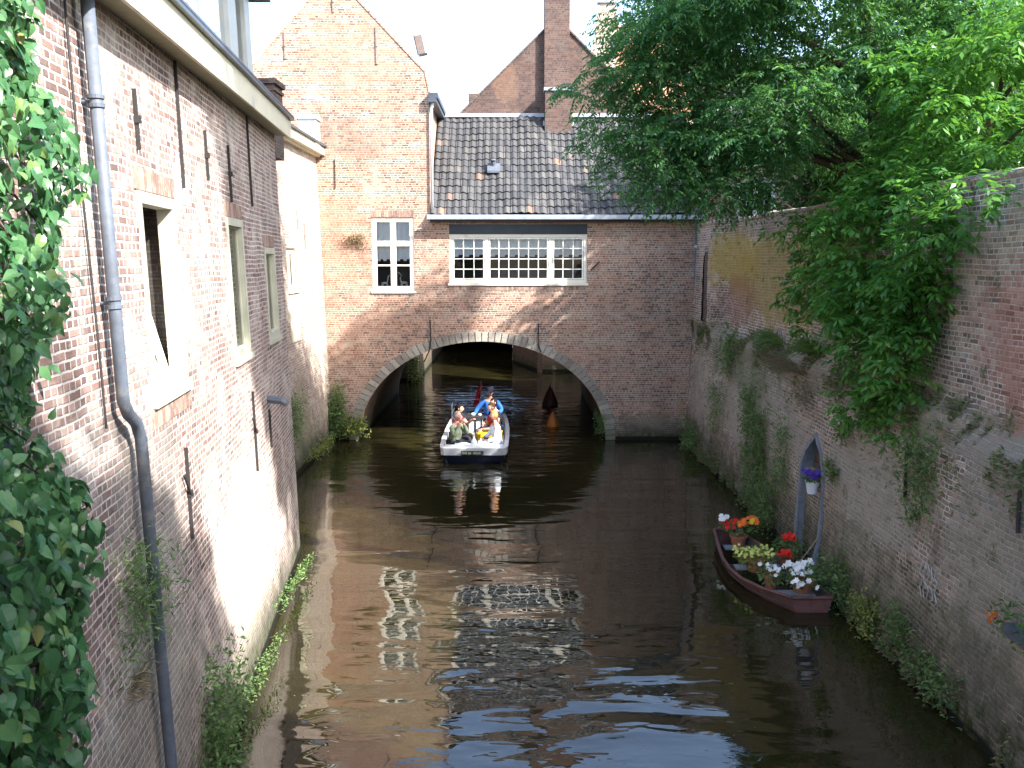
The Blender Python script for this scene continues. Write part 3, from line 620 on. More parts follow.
# pantile roof as real relief
def pantile(name, parent, o, ud, vd, nu, nv, cu, cv, mat, amp=.045, step=.045, sub=8, clip=None):
    o, ud, vd = Vector(o), Vector(ud).normalized(), Vector(vd).normalized(); nn = ud.cross(vd).normalized()
    if nn.z < 0: nn = -nn
    mb = MB(); rs = random.Random(5); rows = []
    for r_ in range(nv): rows += [(r_, .0), (r_, .999)]
    jit = [[rs.uniform(-.010, .010) for _ in range(nu + 2)] for _ in range(nv + 1)]
    def f(i, j):
        r_, t = rows[j]; c_ = i / sub; k = int(c_); fr_ = c_ - k
        hgt = amp * (math.sin(2 * math.pi * fr_) * .6 + (.4 if fr_ > .8 else 0) * math.sin((fr_ - .8) / .2 * math.pi)) + step * (1 - t) + jit[r_][k]
        sag = -.03 * math.sin(c_ * .35) - .02 * math.sin(c_ * .9 + r_ * .4)
        return o + ud * c_ * cu + vd * (r_ + t) * cv * 1. + nn * (hgt + sag)
    mb.grid(f, nu * sub + 1, len(rows), uvfn=lambda i, j: (i / sub, rows[j][0] + .5))
    return mb.build(name, mat, parent, fix=False)
pantile('tile_roof', BH, (-2.40, 27.02, 6.84), (1, 0, 0), (0, 3.35, 3.35), 37, 15, .218, .314, M['tile'], .040, .032)
mb = MB(); mb.poly([(-2.42, 27.05, 6.78), (5.66, 27.05, 6.78), (5.66, 30.42, 10.10), (-2.42, 30.42, 10.10)]); mb.box(5.60, 5.68, 27.0, 27.1, 6.7, 6.9); mb.build('roof_underlay', M['navy'], BH)
mb = MB(); mb.box(-2.5, 5.66, 26.86, 27.04, 6.69, 6.73); mb.box(-2.5, 5.66, 26.85, 26.88, 6.73, 6.82); mb.build('gutter', M['lead'], BH)
mb = MB(); mb.box(-2.43, 5.62, 27.05, 27.24, 6.62, 6.70); mb.build('eaves_board', M['navy'], BH)
mb = MB(); mb.box(-2.4, 1.08, 30.25, 30.5, 10.12, 10.24); mb.box(1.9, 5.6, 30.25, 30.5, 10.12, 10.24); mb.box(1.0, 2.0, 29.95, 30.1, 9.80, 9.95); mb.build('lead_flashing', M['lead'], BH)
mb = MB(); mb.tube([(-.58, 28.45, 8.3), (-.58, 28.38, 8.50)], [.07, .08], 10); mb.blob((-.58, 28.37, 8.54), (.10, .10, .05)); mb.box(-.76, -.36, 28.22, 28.46, 8.11, 8.18, lambda a, c, d: Vector((a, c, d + (c - 28.18)))); mb.build('roof_vent', M['zinc'], BH)
mb = MB(); mb.tube([(5.50, 27.12, 6.70), (5.49, 27.12, 3.5), (5.36, 27.12, .18)], .05, 10); dp = mb.build('downpipe', M['zinc'], BH, smooth=True)
for z in (5.9, 3.55, 1.2):
    mb = MB(); xx = 5.49 - max(0, (3.5 - z)) * .039; mb.tube([(xx, 27.12, z - .03), (xx, 27.12, z + .03)], .062, 10); mb.tube([(xx, 27.12, z), (xx - .02, 27.26, z)], .015, 6); mb.build('collar', M['panel_pale'], dp)
# figurines behind the panes
def figurine(label, u, z, s, up):
    mb = MB(); W = -.17
    def P_(a, c): return F_BR(u + a * s, z + c * s, W)
    mb.tube([P_(-.09, .10), P_(0, .12), P_(.09, .11)], [.03 * s + .006, .034 * s + .004, .03 * s], 8)
    for a in (-.08, -.05, .06, .09): mb.tube([P_(a, .10), P_(a * 1.15, 0)], .012, 6)
    nk = [P_(.08 * up, .12), P_(.11 * up, .24), P_(.07 * up if up < 0 else .12, .33), P_(.17 * up, .36 if up > 0 else .42)]
    mb.tube(nk, [.022, .016, .014, .018], 6)
    tag(mb.build('figurine', M['figurine'], loc=tuple(F_BR(u, z, W)), smooth=True), label, 'figurine', 'figurines on the sill of the tall gable window')
figurine('pale long-necked animal figurine behind the lower left pane of the tall window', -3.86, 4.70, .95, 1)
figurine('pale long-necked animal figurine behind the lower right pane of the tall window', -3.27, 4.70, 1.05, -1)
# rear gabled house
RH = thing('brick_house', 'brown brick gable with a tall central chimney rising behind the grey tiled roof', 'house', (1.5, 33, 0))
F_RH = frame((0, 30.45, 0), (1, 0, 0), (0, 0, 1))
k = 30.45 / 31.
mb = MB(); mb.panel(F_RH, [(-2.3, 3.6), (5.58, 3.6), (5.58, 9.2), (4.9, 9.85), (1.45, 13.25), (-2.3, 9.65)], [], .3); mb.build('wall', M['brick_rear'], RH)
mb = MB(); mb.box(1.05, 1.86, 30.25, 30.447, 9.6, 13.0); mb.box(1.05, 1.86, 30.25, 31.1, 13.0, 16.5); mb.build('chimney', M['brick_rear'], RH)
mb = MB(); mb.box(1.06, 1.92, 29.75, 30.24, 9.3, 10.86); st = mb.build('flue_block', M['brick_rear'], RH)
mb = MB(); mb.box(1.02, 1.96, 29.70, 30.24, 10.862, 10.96); mb.build('cap', M['lead'], st)
for (a, c) in (((-2.3, 9.65), (1.45, 13.25)), ((1.45, 13.25), (4.9, 9.85))):
    mb = MB(); P4 = [a, c, (c[0], c[1] + .07), (a[0], a[1] + .07)]
    i = len(mb.v); mb.v += [tuple(F_RH(*p, .05)) for p in P4] + [tuple(F_RH(*p, -.4)) for p in P4]
    for f in ((0, 1, 2, 3), (7, 6, 5, 4), (0, 4, 5, 1), (1, 5, 6, 2), (2, 6, 7, 3), (3, 7, 4, 0)): mb.face([i + z_ for z_ in f])
    mb.build('coping', M['brick_dark'], RH)
mb = MB(); mb.poly([(-2.3, 30.8, 9.6), (1.45, 30.8, 13.2), (1.45, 36.5, 13.2), (-2.3, 36.5, 9.6)]); mb.poly([(5.3, 30.8, 9.6), (1.45, 30.8, 13.2), (1.45, 36.5, 13.2), (5.3, 36.5, 9.6)]); mb.build('roof', M['tile'], RH)
mb = MB(); mb.box(-1.45, -1.1, 30.9, 31.4, 10.1, 10.98); mb.build('rear_stack', M['brick_dark'], RH)
# far house with flowing gable and orange tiles
OH = thing('orange_roofed_house', 'far house with orange pantiles and a pale curved gable end behind the tree', 'house', (6.5, 39, 3))
K_ = 46 / 38.
mb = MB(); g = [(a * K_, 5.5 + (c - 5.5) * K_) for a, c in [(2.9, 7.2), (2.9, 12.6), (3.17, 13.3), (3.35, 14.3), (3.45, 15.1), (3.55, 15.75), (4.1, 15.75), (4.3, 15.0), (4.3, 7.2)]]
F_O = frame((0, 46, 0), (1, 0, 0), (0, 0, 1)); mb.panel(F_O, g, [], .35); mb.build('gable_wall', M['brick_pale'], OH)
mb = MB(); mb.box(3.45 * K_, 4.2 * K_, 45.9, 46.4, 17.92, 18.05); mb.build('cap', M['lead'], OH)
pantile('tile_roof', OH, (4.6, 44.8, 11.9), (1, 0, 0), (0, 3., 3.6), 20, 16, .32, .48, M['tile_orange'], .05, .05, 6)
mb = MB(); mb.poly([(4.6, 44.9, 11.8), (11, 44.9, 11.8), (11, 50., 17.9), (4.6, 50., 17.9)]); mb.box(4.9, 10.9, 45, 50, 7.92, 11.8); mb.build('wall', M['brick_rear'], OH)
# building behind the trees on the right
GH = thing('garden_house', 'low pinkish brick house with white window glimpsed through the tree foliage', 'house', (11, 30, 5))
mb = MB(); F_G = frame((0, 28.5, 0), (1, 0, 0), (0, 0, 1)); mb.panel(F_G, [(5.9, 4.8), (18, 4.8), (18, 9.5), (5.9, 9.5)], [rect(7.0, 8.2, 6.2, 8.0)], .3); mb.build('wall', M['brick_gable'], GH)
window(GH, F_G, 7.0, 8.2, 6.2, 8.0, 2, M['white'], M['white'], bars=[(7.08, 7.56, 6.28, 7.92, 2, 3), (7.62, 8.12, 6.28, 7.92, 2, 3)], mull=(7.6,))
mb = MB(); mb.poly([(5.7, 28.3, 9.45), (18.2, 28.3, 9.45), (18.2, 32.5, 12.5), (5.7, 32.5, 12.5)]); mb.box(5.9, 18, 28.85, 34, 4.8, 9.4); mb.build('roof', M['tile'], GH)

# hanging board on a wire by the gable
HB = thing('hanging_board', 'small pale board dangling at the end of a thin wire beside the gable', 'sign', (-2.7, 27.3, 11.4))
mb = MB(); mb.tube([(-3.6, 27.25, 12.25), (-3.1, 27.25, 12.12), (-2.78, 27.25, 11.97)], .008, 5); mb.build('wire', M['iron'], HB)
mb = MB(); mb.box(-.11, .11, -.03, .03, -.28, .24, lambda a, c, d: Vector((-2.68 + a * .95 + d * -.22, 27.25 + c, 11.72 + d + a * .2))); mb.build('board', simple('weathered_board', (.15, .115, .10), .8), HB)
mb = MB(); mb.box(-.14, -.112, -.04, .04, -.3, .26, lambda a, c, d: Vector((-2.68 + a * .95 + d * -.22, 27.25 + c, 11.72 + d + a * .2))); mb.box(-.1, .16, -.04, .04, -.34, -.282, lambda a, c, d: Vector((-2.68 + a * .95 + d * -.22, 27.25 + c, 11.72 + d + a * .2))); mb.build('frame', M['iron'], HB)

# ================================================================ RIGHT GARDEN WALL
def nz(a, c, s): return mnoise.noise(Vector((a * s, c * s, 3.1)))
def ledge(y): return 3.42 + .22 * nz(y, 0, .35) + .12 * nz(y, 5, 1.1) - (.25 if y < 11 else 0)
def lerp(a, b_, t): return a + (b_ - a) * max(0., min(1., t))
def wallx(y, z):
    zl = ledge(y); lo = 5.30 + .045 * max(0, min(z, zl)) + .05 * nz(y, z, .6) + .02 * nz(y, z, 3.) + (.02 * nz(y, z, 9.))
    up = lerp(5.74, 5.40, (y - 24.3) / .5) + .035 * (z - 3.5) + .025 * nz(y, z, .5) + .007 * nz(y, z, 4)
    if z < .35: lo -= .10 * (1 - z / .35) * (.5 + nz(y, 1, 1.5))
    t = (z - zl) / .34; t = max(0., min(1., t)); t = t * t * (3 - 2 * t)
    return lo + (max(up, lo) - lo) * t
NY0, NY1, NZ1 = 15.12, 16.28, 1.75      # niche
def inniche(y, z, g=0.):
    if z < .12: return False
    mid = (NY0 + NY1) / 2; hw = (NY1 - NY0) / 2 - g
    if z < NZ1: return abs(y - mid) < hw
    return abs(y - mid) < hw * (1 - ((z - NZ1) / (2.42 - NZ1 - g)) ** 1.7) if z < 2.42 - g else False
def inslit(y, z): return 25.30 < y < 25.95 and 3.75 < z < 5.75 - max(0, abs(y - 25.62) - .1) * .8
def right_wall():
    RW = thing('garden_wall', 'tall mossy brick garden wall with yellow lichen and a weedy ledge along the right bank', 'wall', (5.6, 12, 0))
    ys = []; y = -8.
    while y < 27.24: ys.append(y); y += .25 if y < 6 else .07
    ys.append(27.25)
    zs = [-1.0 + .085 * i for i in range(89)]; zs = [z for z in zs if z < 6.5]
    nzr = len(zs); top = 4
    mb = MB()
    def f(i, j):
        y = ys[i]; tz = 6.48 + .04 * nz(y, 2, .8) + .02 * nz(y, 0, 3)
        if j < nzr: z = min(zs[j], tz); return (wallx(y, z), y, z)
        k = j - nzr; X = wallx(y, 6.45)
        return ((X - .03, y, tz + .02), (X - .01, y, tz + .07), (X + .24, y, tz + .12), (X + .48, y, tz + .02), (X + .5, y, 5.))[k]
    def sk(i, j): 
        if j >= nzr - 1: return False
        yy = (ys[i] + ys[i + 1]) / 2; zz = (zs[j] + zs[j + 1]) / 2
        return inniche(yy, zz, .03) or inslit(yy, zz)
    mb.grid(f, len(ys), nzr + 5, skip=sk, uvfn=lambda i, j: (ys[i], f(i, j)[2] + (.0 if j < nzr else (j - nzr) * .1)))
    mb.build('wall_face', M['brick_right'], RW, smooth=True)
    # niche: blue-grey pointed frame, brick infill, dark head
    mid = (NY0 + NY1) / 2
    def out(g, n=14):
        hw = (NY1 - NY0) / 2 + g; pts = [(mid + hw, .05)]; pts += [(mid + hw, NZ1 * k / 3) for k in (1, 2)]
        for k in range(n + 1):
            t = k / n; z = NZ1 + t * (2.42 + g - NZ1); pts.append((mid + hw * (1 - ((z - NZ1) / (2.42 + g - NZ1)) ** 1.7), z))
        L_ = pts + [(2 * mid - a, c) for a, c in pts[::-1][1:]]
        return L_
    A, B = out(.05), out(-.045); mb = MB(); n = len(A)
    for k in range(n - 1):
        q = [A[k], A[k + 1], B[k + 1], B[k]]
        i = len(mb.v); mb.v += [(wallx(p[0], min(p[1], 2.4)) - .035, p[0], p[1]) for p in q] + [(5.555, p[0], p[1]) for p in q]
        for fc in ((0, 1, 2, 3), (7, 6, 5, 4), (0, 4, 5, 1), (1, 5, 6, 2), (2, 6, 7, 3), (3, 7, 4, 0)): mb.face([i + z_ for z_ in fc])
    mb.build('niche_frame', M['bluegrey'], RW)
    mb = MB(); mb.box(5.43, 5.9, NY0 + .0, NY1 - .0, -.2, 1.72); mb.build('niche_infill', M['brick_right'], RW)
    mb = MB(); mb.box(5.56, 5.9, NY0 + .0, NY1 - .0, 1.721, 2.5); mb.build('niche_back', M['brick_dark'], RW)
    mb = MB(); mb.box(5.50, 5.85, 25.0, 26.9, 3.5, 6.0); mb.build('slit_infill', M['brick_dark'], RW)
    mb = MB()
    for (y_, z0, z1) in ((12.0, 2.25, 3.0), (9.28, 2.62, 3.08)): x_ = wallx(y_, z0) - .03; mb.tube([(x_ + .0, y_, z0), (x_ + .0, y_ + .02, z1)], .022, 6)
    mb.build('iron_bar', M['iron'], RW)
    # faint chalk scribble
    mb = MB(); rr = random.Random(8)
    for k in range(5):
        y0 = 10.86 + k * .11; pts = []
        for t in range(7):
            yy = y0 + .05 * math.sin(t * 2.1 + k); zz = 1.62 - t * .075 + .02 * math.cos(t * 3 + k); pts.append((wallx(yy, zz) - .012, yy, zz))
        mb.tube(pts, .008, 5)
    mb.build('chalk_scribble', simple('chalk', (.42, .42, .40), .9), RW)
    return RW
right_wall()

# ================================================================ CANAL BEYOND THE ARCH
FL = thing('far_canal_house', 'dark brick house side with a pale sunlit corner left of the canal beyond the arch', 'house', (-6, 45, 0))
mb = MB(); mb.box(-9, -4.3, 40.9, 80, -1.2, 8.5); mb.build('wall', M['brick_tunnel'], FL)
mb = MB(); mb.box(-4.45, -4.26, 40.6, 40.898, -1.2, 7.0); mb.build('corner_pier', M['brick_pale'], FL)  # paler brick here imitates sunlight on the end of the dark wall
mb = MB(); mb.box(-9.2, -4.2, 40.7, 80.2, 8.502, 8.9); mb.build('roof', M['tile'], FL)
FR = thing('far_canal_house', 'brick house corner jutting into the canal beyond the arch on the right', 'house', (5, 48, 0))
F1 = [(1.39, 44.28), (.05, 48.7), (.05, 75), (9, 75), (9, 45.3)]
mb = MB(); n = len(F1)
for k in range(n): a, c = F1[k], F1[(k + 1) % n]; mb.poly([(a[0], a[1], -1.2), (c[0], c[1], -1.2), (c[0], c[1], 7.5), (a[0], a[1], 7.5)])
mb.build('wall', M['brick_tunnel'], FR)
mb = MB(); mb.box(.9, 9.2, 44.2, 75, 7.502, 7.9); mb.build('roof', M['tile'], FR)
mb = MB(); mb.box(1.25, 1.5, 44.15, 44.4, -1.2, 7.4); mb.build('corner_pier', M['brick_rear'], FR)
w_ = thing('far_bridge_house', 'dark brick house spanning the canal far beyond the arch', 'house', (-2, 60, 0))
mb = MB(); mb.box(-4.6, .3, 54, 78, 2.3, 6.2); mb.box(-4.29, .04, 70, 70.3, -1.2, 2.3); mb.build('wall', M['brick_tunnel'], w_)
mb = MB(); mb.poly([(-4.7, 53.8, 6.2), (.4, 53.8, 6.2), (.4, 56, 7.4), (-4.7, 56, 7.4)]); mb.build('roof', M['tile'], w_)
# ================================================================ TREES
def shell_clumps(seed, c, r, n, cr, flat=.5, zmin=None, keep=None):
    rs = np.random.RandomState(seed); out = []
    while len(out) < n:
        d = rs.normal(0, 1, 3); d /= np.linalg.norm(d); k = rs.uniform(.35, 1) ** .5
        p = np.array(c) + d * k * np.array(r)
        if zmin is not None and p[2] < zmin: continue
        if keep and not keep(p): continue
        s = cr * rs.uniform(.65, 1.3); out.append((tuple(p), (s, s, s * flat)))
    return out
def gap(p):      # the opening in the crown through which the sun reaches the tour boat
    a = Vector((-1.1, 24.8, .8)); v = Vector(p) - a; return (v - SUN * v.dot(SUN)).length > 1.25 or p[0] < 5.2
def nearer(cl, k=.83):
    return [((c[0] * k, c[1] * k, 5.5 + (c[2] - 5.5) * k), (r[0] * k, r[1] * k, r[2] * k)) for c, r in cl]
cl = shell_clumps(1, (6.9, 20.2, 10.8), (4.7, 2.7, 5.0), 170, 1.05, .26, zmin=7.2, keep=lambda p: p[0] > 2.4 and p[2] < 13.8 and (p[0] < 5.2 or p[2] > 7.9))
cl += [((1.45, 20, 9.1), (.6, .5, .2)), ((1.75, 20, 9.0), (.7, .6, .22)), ((2.2, 20.3, 8.55), (.8, .7, .3)), ((2.5, 19.8, 9.5), (.8, .7, .3)), ((1.9, 20, 8.0), (.6, .6, .25)), ((2.6, 20, 7.7), (.8, .7, .3)), ((3.2, 20.2, 8.8), (1, .8, .4)),
       ((3.0, 20.4, 10.2), (.9, .8, .35)), ((2.7, 20, 11.1), (.6, .6, .3)), ((3.1, 19.6, 7.1), (.8, .8, .3)), ((4.0, 19.6, 6.85), (.9, .8, .3)), ((3.0, 20.2, 12.2), (.7, .7, .3)), ((3.6, 20.2, 11.5), (.9, .8, .4)), ((3.8, 20, 10.0), (1.1, .9, .4)),
       ((4.0, 19.6, 8.2), (1.1, .9, .4)), ((5.0, 19.8, 7.1), (1.1, .9, .4)), ((3.3, 19.6, 7.5), (.9, .8, .4)), ((3.9, 20.4, 7.3), (.9, .8, .4)), ((4.5, 19.4, 7.0), (.9, .8, .4)), ((2.8, 20.2, 8.2), (.8, .7, .4)), ((4.9, 20.2, 8.6), (1, .9, .4)), ((3.5, 20.6, 8.5), (1, .8, .4)), ((2.4, 19.8, 7.2), (.6, .6, .25)), ((2.9, 20.4, 9.4), (.9, .8, .35)), ((2.5, 20, 10.3), (.8, .7, .3)), ((3.6, 19.8, 9.2), (.9, .8, .35)), ((3.4, 20.3, 6.9), (.8, .8, .25)), ((4.3, 20.2, 8.0), (.9, .8, .4)), ((4.6, 19.8, 6.75), (.9, .8, .25)), ((3.0, 19.5, 8.0), (.8, .8, .35)), ((2.2, 20, 9.5), (.7, .6, .25)), ((3.8, 20.2, 7.7), (.9, .8, .3)), ((2.6, 19.8, 8.0), (.8, .7, .3)), ((3.4, 20, 7.9), (.9, .8, .4)), ((4.6, 20, 7.7), (1, .8, .4)), ((5.6, 20, 8.0), (1, .8, .4))]
tree('feathery_tree', 'large dark green tree with drooping feathery sprays overhanging the grey tiled roof', 'tree', (7.2, 17.4, 5.1), [(7.0, 17.3, 7.0), (6.6, 17.0, 8.6), (6.2, 16.8, 10.4), (6.0, 16.8, 12)], [c for c in nearer(cl) if gap(c[0])] + shell_clumps(14, (7.5, 19.6, 13.6), (1.5, 1.1, 1.4), 26, .75, .5), M['leafA'], 11, 84, .30, 11, .105, .038, .5)  # last clumps added above the view to shade the facade left of the arch
cl = shell_clumps(2, (7.6, 13.6, 7.0), (2.3, 2.6, 2.1), 95, .58, .6, zmin=5.6)
cl += shell_clumps(3, (5.55, 14.0, 5.7), (.75, 2.6, 1.1), 50, .42, .7)
cl += shell_clumps(4, (5.3, 13.2, 4.2), (.45, 1.2, 1.2), 32, .34, .8)
cl += [((5.1, 15.6, 6.0), (.4, .5, .3)), ((5.0, 16.6, 6.1), (.35, .5, .25)), ((5.2, 16.4, 4.9), (.4, .4, .4)), ((5.3, 12.9, 3.5), (.3, .35, .3)), ((5.35, 12.3, 3.2), (.25, .3, .3)), ((5.3, 15.9, 4.5), (.3, .4, .4)), ((5.4, 10.6, 6.2), (.3, .5, .3)), ((5.35, 11.4, 5.9), (.35, .5, .3))]
tree('elder_bush', 'bright green elder spilling over the garden wall above the niche', 'bush', (6.9, 13.9, 5.1), [(6.7, 13.9, 5.8), (6.9, 14, 6.6), (7.3, 14, 7.8)], cl, M['leafB'], 21, 95, .20, 7, .135, .052, .35, tr=.11)
cl = shell_clumps(5, (13.0, 23.5, 10.2), (5.2, 2.4, 5.0), 110, 1.2, .6, zmin=5.8)
tree('broadleaf_tree', 'darker broad-leaved tree behind the bright elder at the upper right', 'tree', (13, 23.5, 5.1), [(13, 23.4, 8), (12.8, 23.3, 11), (12.8, 23.3, 13)], cl, M['leafC'], 31, 34, .30, 7, .19, .10, .3)
# the tall trees of the garden beside and behind the camera, which shade the left house
cl = shell_clumps(6, (8.6, 8.0, 19.2), (3.0, 4.0, 4.8), 150, 1.25, .6)
tree('tall_garden_tree', 'tall tree in the garden whose high crown shades the far end of the left house', 'tree', (10.2, 9, 5.1), [(10.0, 9, 9), (9.4, 8, 13), (9, 7.5, 19)], cl, M['leafC'], 41, 26, .35, 7, .24, .13, .3, tr=.3)
cl = shell_clumps(7, (8.4, -4.2, 9.4), (2.6, 6.4, 6.4), 210, 1.1, .75)
tree('tall_garden_tree', 'dense tree in the garden beside the viewpoint shading the near end of the left house', 'tree', (9.4, -3, 5.1), [(9.3, -3, 8), (9, -3, 12)], cl, M['leafC'], 51, 36, .35, 7, .24, .13, .3, tr=.3)
cl = shell_clumps(8, (8.9, 24.0, 8.1), (1.9, 1.6, 2.5), 48, .75, .6, zmin=5.8)
tree('small_garden_tree', 'small dark tree at the end of the garden wall beside the bridge house', 'tree', (8.4, 24, 5.1), [(8.4, 24, 7), (8.3, 24, 9)], cl, M['leafC'], 61, 40, .25, 7, .16, .08, .3, tr=.1)

cl = shell_clumps(9, (8.8, 39.6, 7.2), (2.2, 2.2, 3.0), 50, .9, .6, zmin=4.2)  # tree added out of view to shade the front of the far corner house
tree('added_shade_tree', 'unseen round tree added beside the far canal to shade the house corner beyond', 'tree', (9.2, 39.8, 3.0), [(9.2, 39.8, 5), (9, 39.7, 7.5)], cl, M['leafC'], 71, 34, .3, 7, .19, .10, .3, tr=.14)

# ================================================================ IVY on the left house
def ivy():
    t = thing('ivy', 'thick ivy with large heart-shaped leaves covering the near end of the left house', 'ivy', tuple(F_L(5, 0, .1)))
    rs = np.random.RandomState(5); N = 13500
    edge = [(0, 4.0), (1.5, 4.3), (2.4, 4.85), (3.0, 5.15), (3.7, 5.4), (4.2, 5.25), (4.6, 4.95), (5.2, 5.1), (5.9, 5.5), (6.4, 5.65), (6.9, 5.35), (7.5, 5.3), (8.2, 5.0)]
    v = rs.uniform(0.2, 7.9, N); ue = np.interp(v, [a for a, _ in edge], [c for _, c in edge]); u = ue - rs.rand(N) ** 1.15 * 4.2 + rs.normal(0, .05, N) + (rs.rand(N) < .06) * rs.rand(N) * .35
    lump = np.array([.5 + mnoise.noise(Vector((a * 1.6, c * 1.6, 0))) for a, c in zip(u, v)])
    wd = rs.rand(N) ** .6 * (.10 + .42 * np.clip(lump, 0, 1)) * np.clip((ue - u) * 2.2 + .25, .2, 1)
    base = np.array([tuple(F_L(a, c, d_ + .03)) for a, c, d_ in zip(u, v, wd)])
    n = np.array([1, -.35, .45]) + rs.normal(0, .6, (N, 3)); n = unit(n)
    d = unit(np.array([.25, .05, -.9]) + rs.normal(0, .45, (N, 3))); d = unit(d - n * np.sum(d * n, 1, keepdims=True))
    s = np.cross(d, n); L = rs.uniform(.05, .115, (N, 1)) * np.where((v > 2.4) & (v < 4.3), 1.12, .95)[:, None]; W = L * rs.uniform(.30, .40, (N, 1))
    # heart-shaped leaf: strips either side of the midrib, bending down towards the tip
    ts = [0., .12, .32, .55, .78, 1.]; ws = [.30, .86, 1., .74, .36, .0]; ys_ = [-.10, -.06, .0, 0, 0, 0]; QQ = []
    def pt(k, sg): t = ts[k]; return base + d * L * (t + ys_[k]) - n * L * (.30 * t * t) + s * W * ws[k] * sg + n * W * .28 * ws[k]
    def md(k): t = ts[k]; return base + d * L * t - n * L * .30 * t * t
    for k in range(5):
        QQ.append(np.stack([md(k), pt(k, 1), pt(k + 1, 1), md(k + 1)], 1)); QQ.append(np.stack([md(k), md(k + 1), pt(k + 1, -1), pt(k, -1)], 1))
    Q = np.concatenate(QQ); rn = np.tile(rs.rand(N), 10); mesh_np('leaves', Q, 4, M['leafI'], t, rn)
    mb = MB()
    for k in range(14):
        u0 = 1.4 + rs.rand() * 3.2; pts = []; 
        for j in range(9): vv = j * .95; pts.append(F_L(u0 + .25 * math.sin(j * .9 + k) - .03 * j, vv, .06 + .03 * math.sin(j * 2 + k)))
        mb.tube(pts, [.03 - .0025 * j for j in range(9)], 6)
    for k in range(30):
        v0 = rs.uniform(.5, 7.6); u0 = np.interp(v0, [a for a, _ in edge], [c for _, c in edge]); mb.tube([F_L(u0 - .9, v0 + .2, .08), F_L(u0 - .5, v0 + .05, .14), F_L(u0 - .25, v0 - .1, .16)], [.012, .008, .004], 5)
    mb.build('stem', M['bark'], t, smooth=True)
ivy()

# ================================================================ small plants
def weed(name, label, cat, loc, out, spread, n, ll, lw, mat='leafG', kind='leaf', seed=0, hang=.0, group=None, stems=True):
    """a tuft rooted at loc, growing towards 'out', spread=(sx,sy,sz)"""
    n = int(n * 1.9); rs = np.random.RandomState(seed + 100); org = loc; loc = np.array(loc); out = np.array(out, float); sp = np.array(spread)
    if kind == 'grass':
        b_ = loc + rs.normal(0, .45, (n, 3)) * sp * np.array([.4, 1, .5]); d = unit(out + rs.normal(0, .38, (n, 3)) + np.array([0, 0, .7]))
        L = ll * rs.uniform(.5, 1.2, (n, 1)); s = unit(np.cross(d, rs.normal(0, 1, (n, 3)))) * lw
        m_ = b_ + d * L * .55; tp = b_ + d * L + (out * .25 - np.array([0, 0, .3])) * L
        Q = np.concatenate([np.stack([b_ - s, b_ + s, m_ + s * .8, m_ - s * .8], 1), np.stack([m_ - s * .8, m_ + s * .8, tp + s * .1, tp - s * .1], 1)]); rn = np.tile(rs.rand(n), 2)
    else:
        k = max(6, n // 22); cs = loc + out * sp.max() * .12 + rs.uniform(-1, 1, (k, 3)) * sp * .8; cs[:, 2] -= hang * rs.rand(k)
        pts = np.repeat(cs, n // k + 1, 0)[:n] + rs.normal(0, .42, (n, 3)) * sp * .7; d = unit(rs.normal(0, .8, (n, 3)) + out * .6 + np.array([0, 0, .15 - hang]))
        Q = leafquads(pts, d, np.array([0, 0, 1.]) + out * .5 + rs.normal(0, .5, (n, 3)), ll * rs.uniform(.6, 1.3, n), lw * rs.uniform(.7, 1.2, n)); rn = rs.rand(n)
    return tag(mesh_np(name, Q, 4, M[mat], None, rn, loc=org), label, cat, group)
O_ = (-1, 0, 0); OL = (1, 0, 0); G = 'wild plants rooted in the canal walls'
def onwall(y, z, off=.0): return (wallx(y, z) - off, y, z)
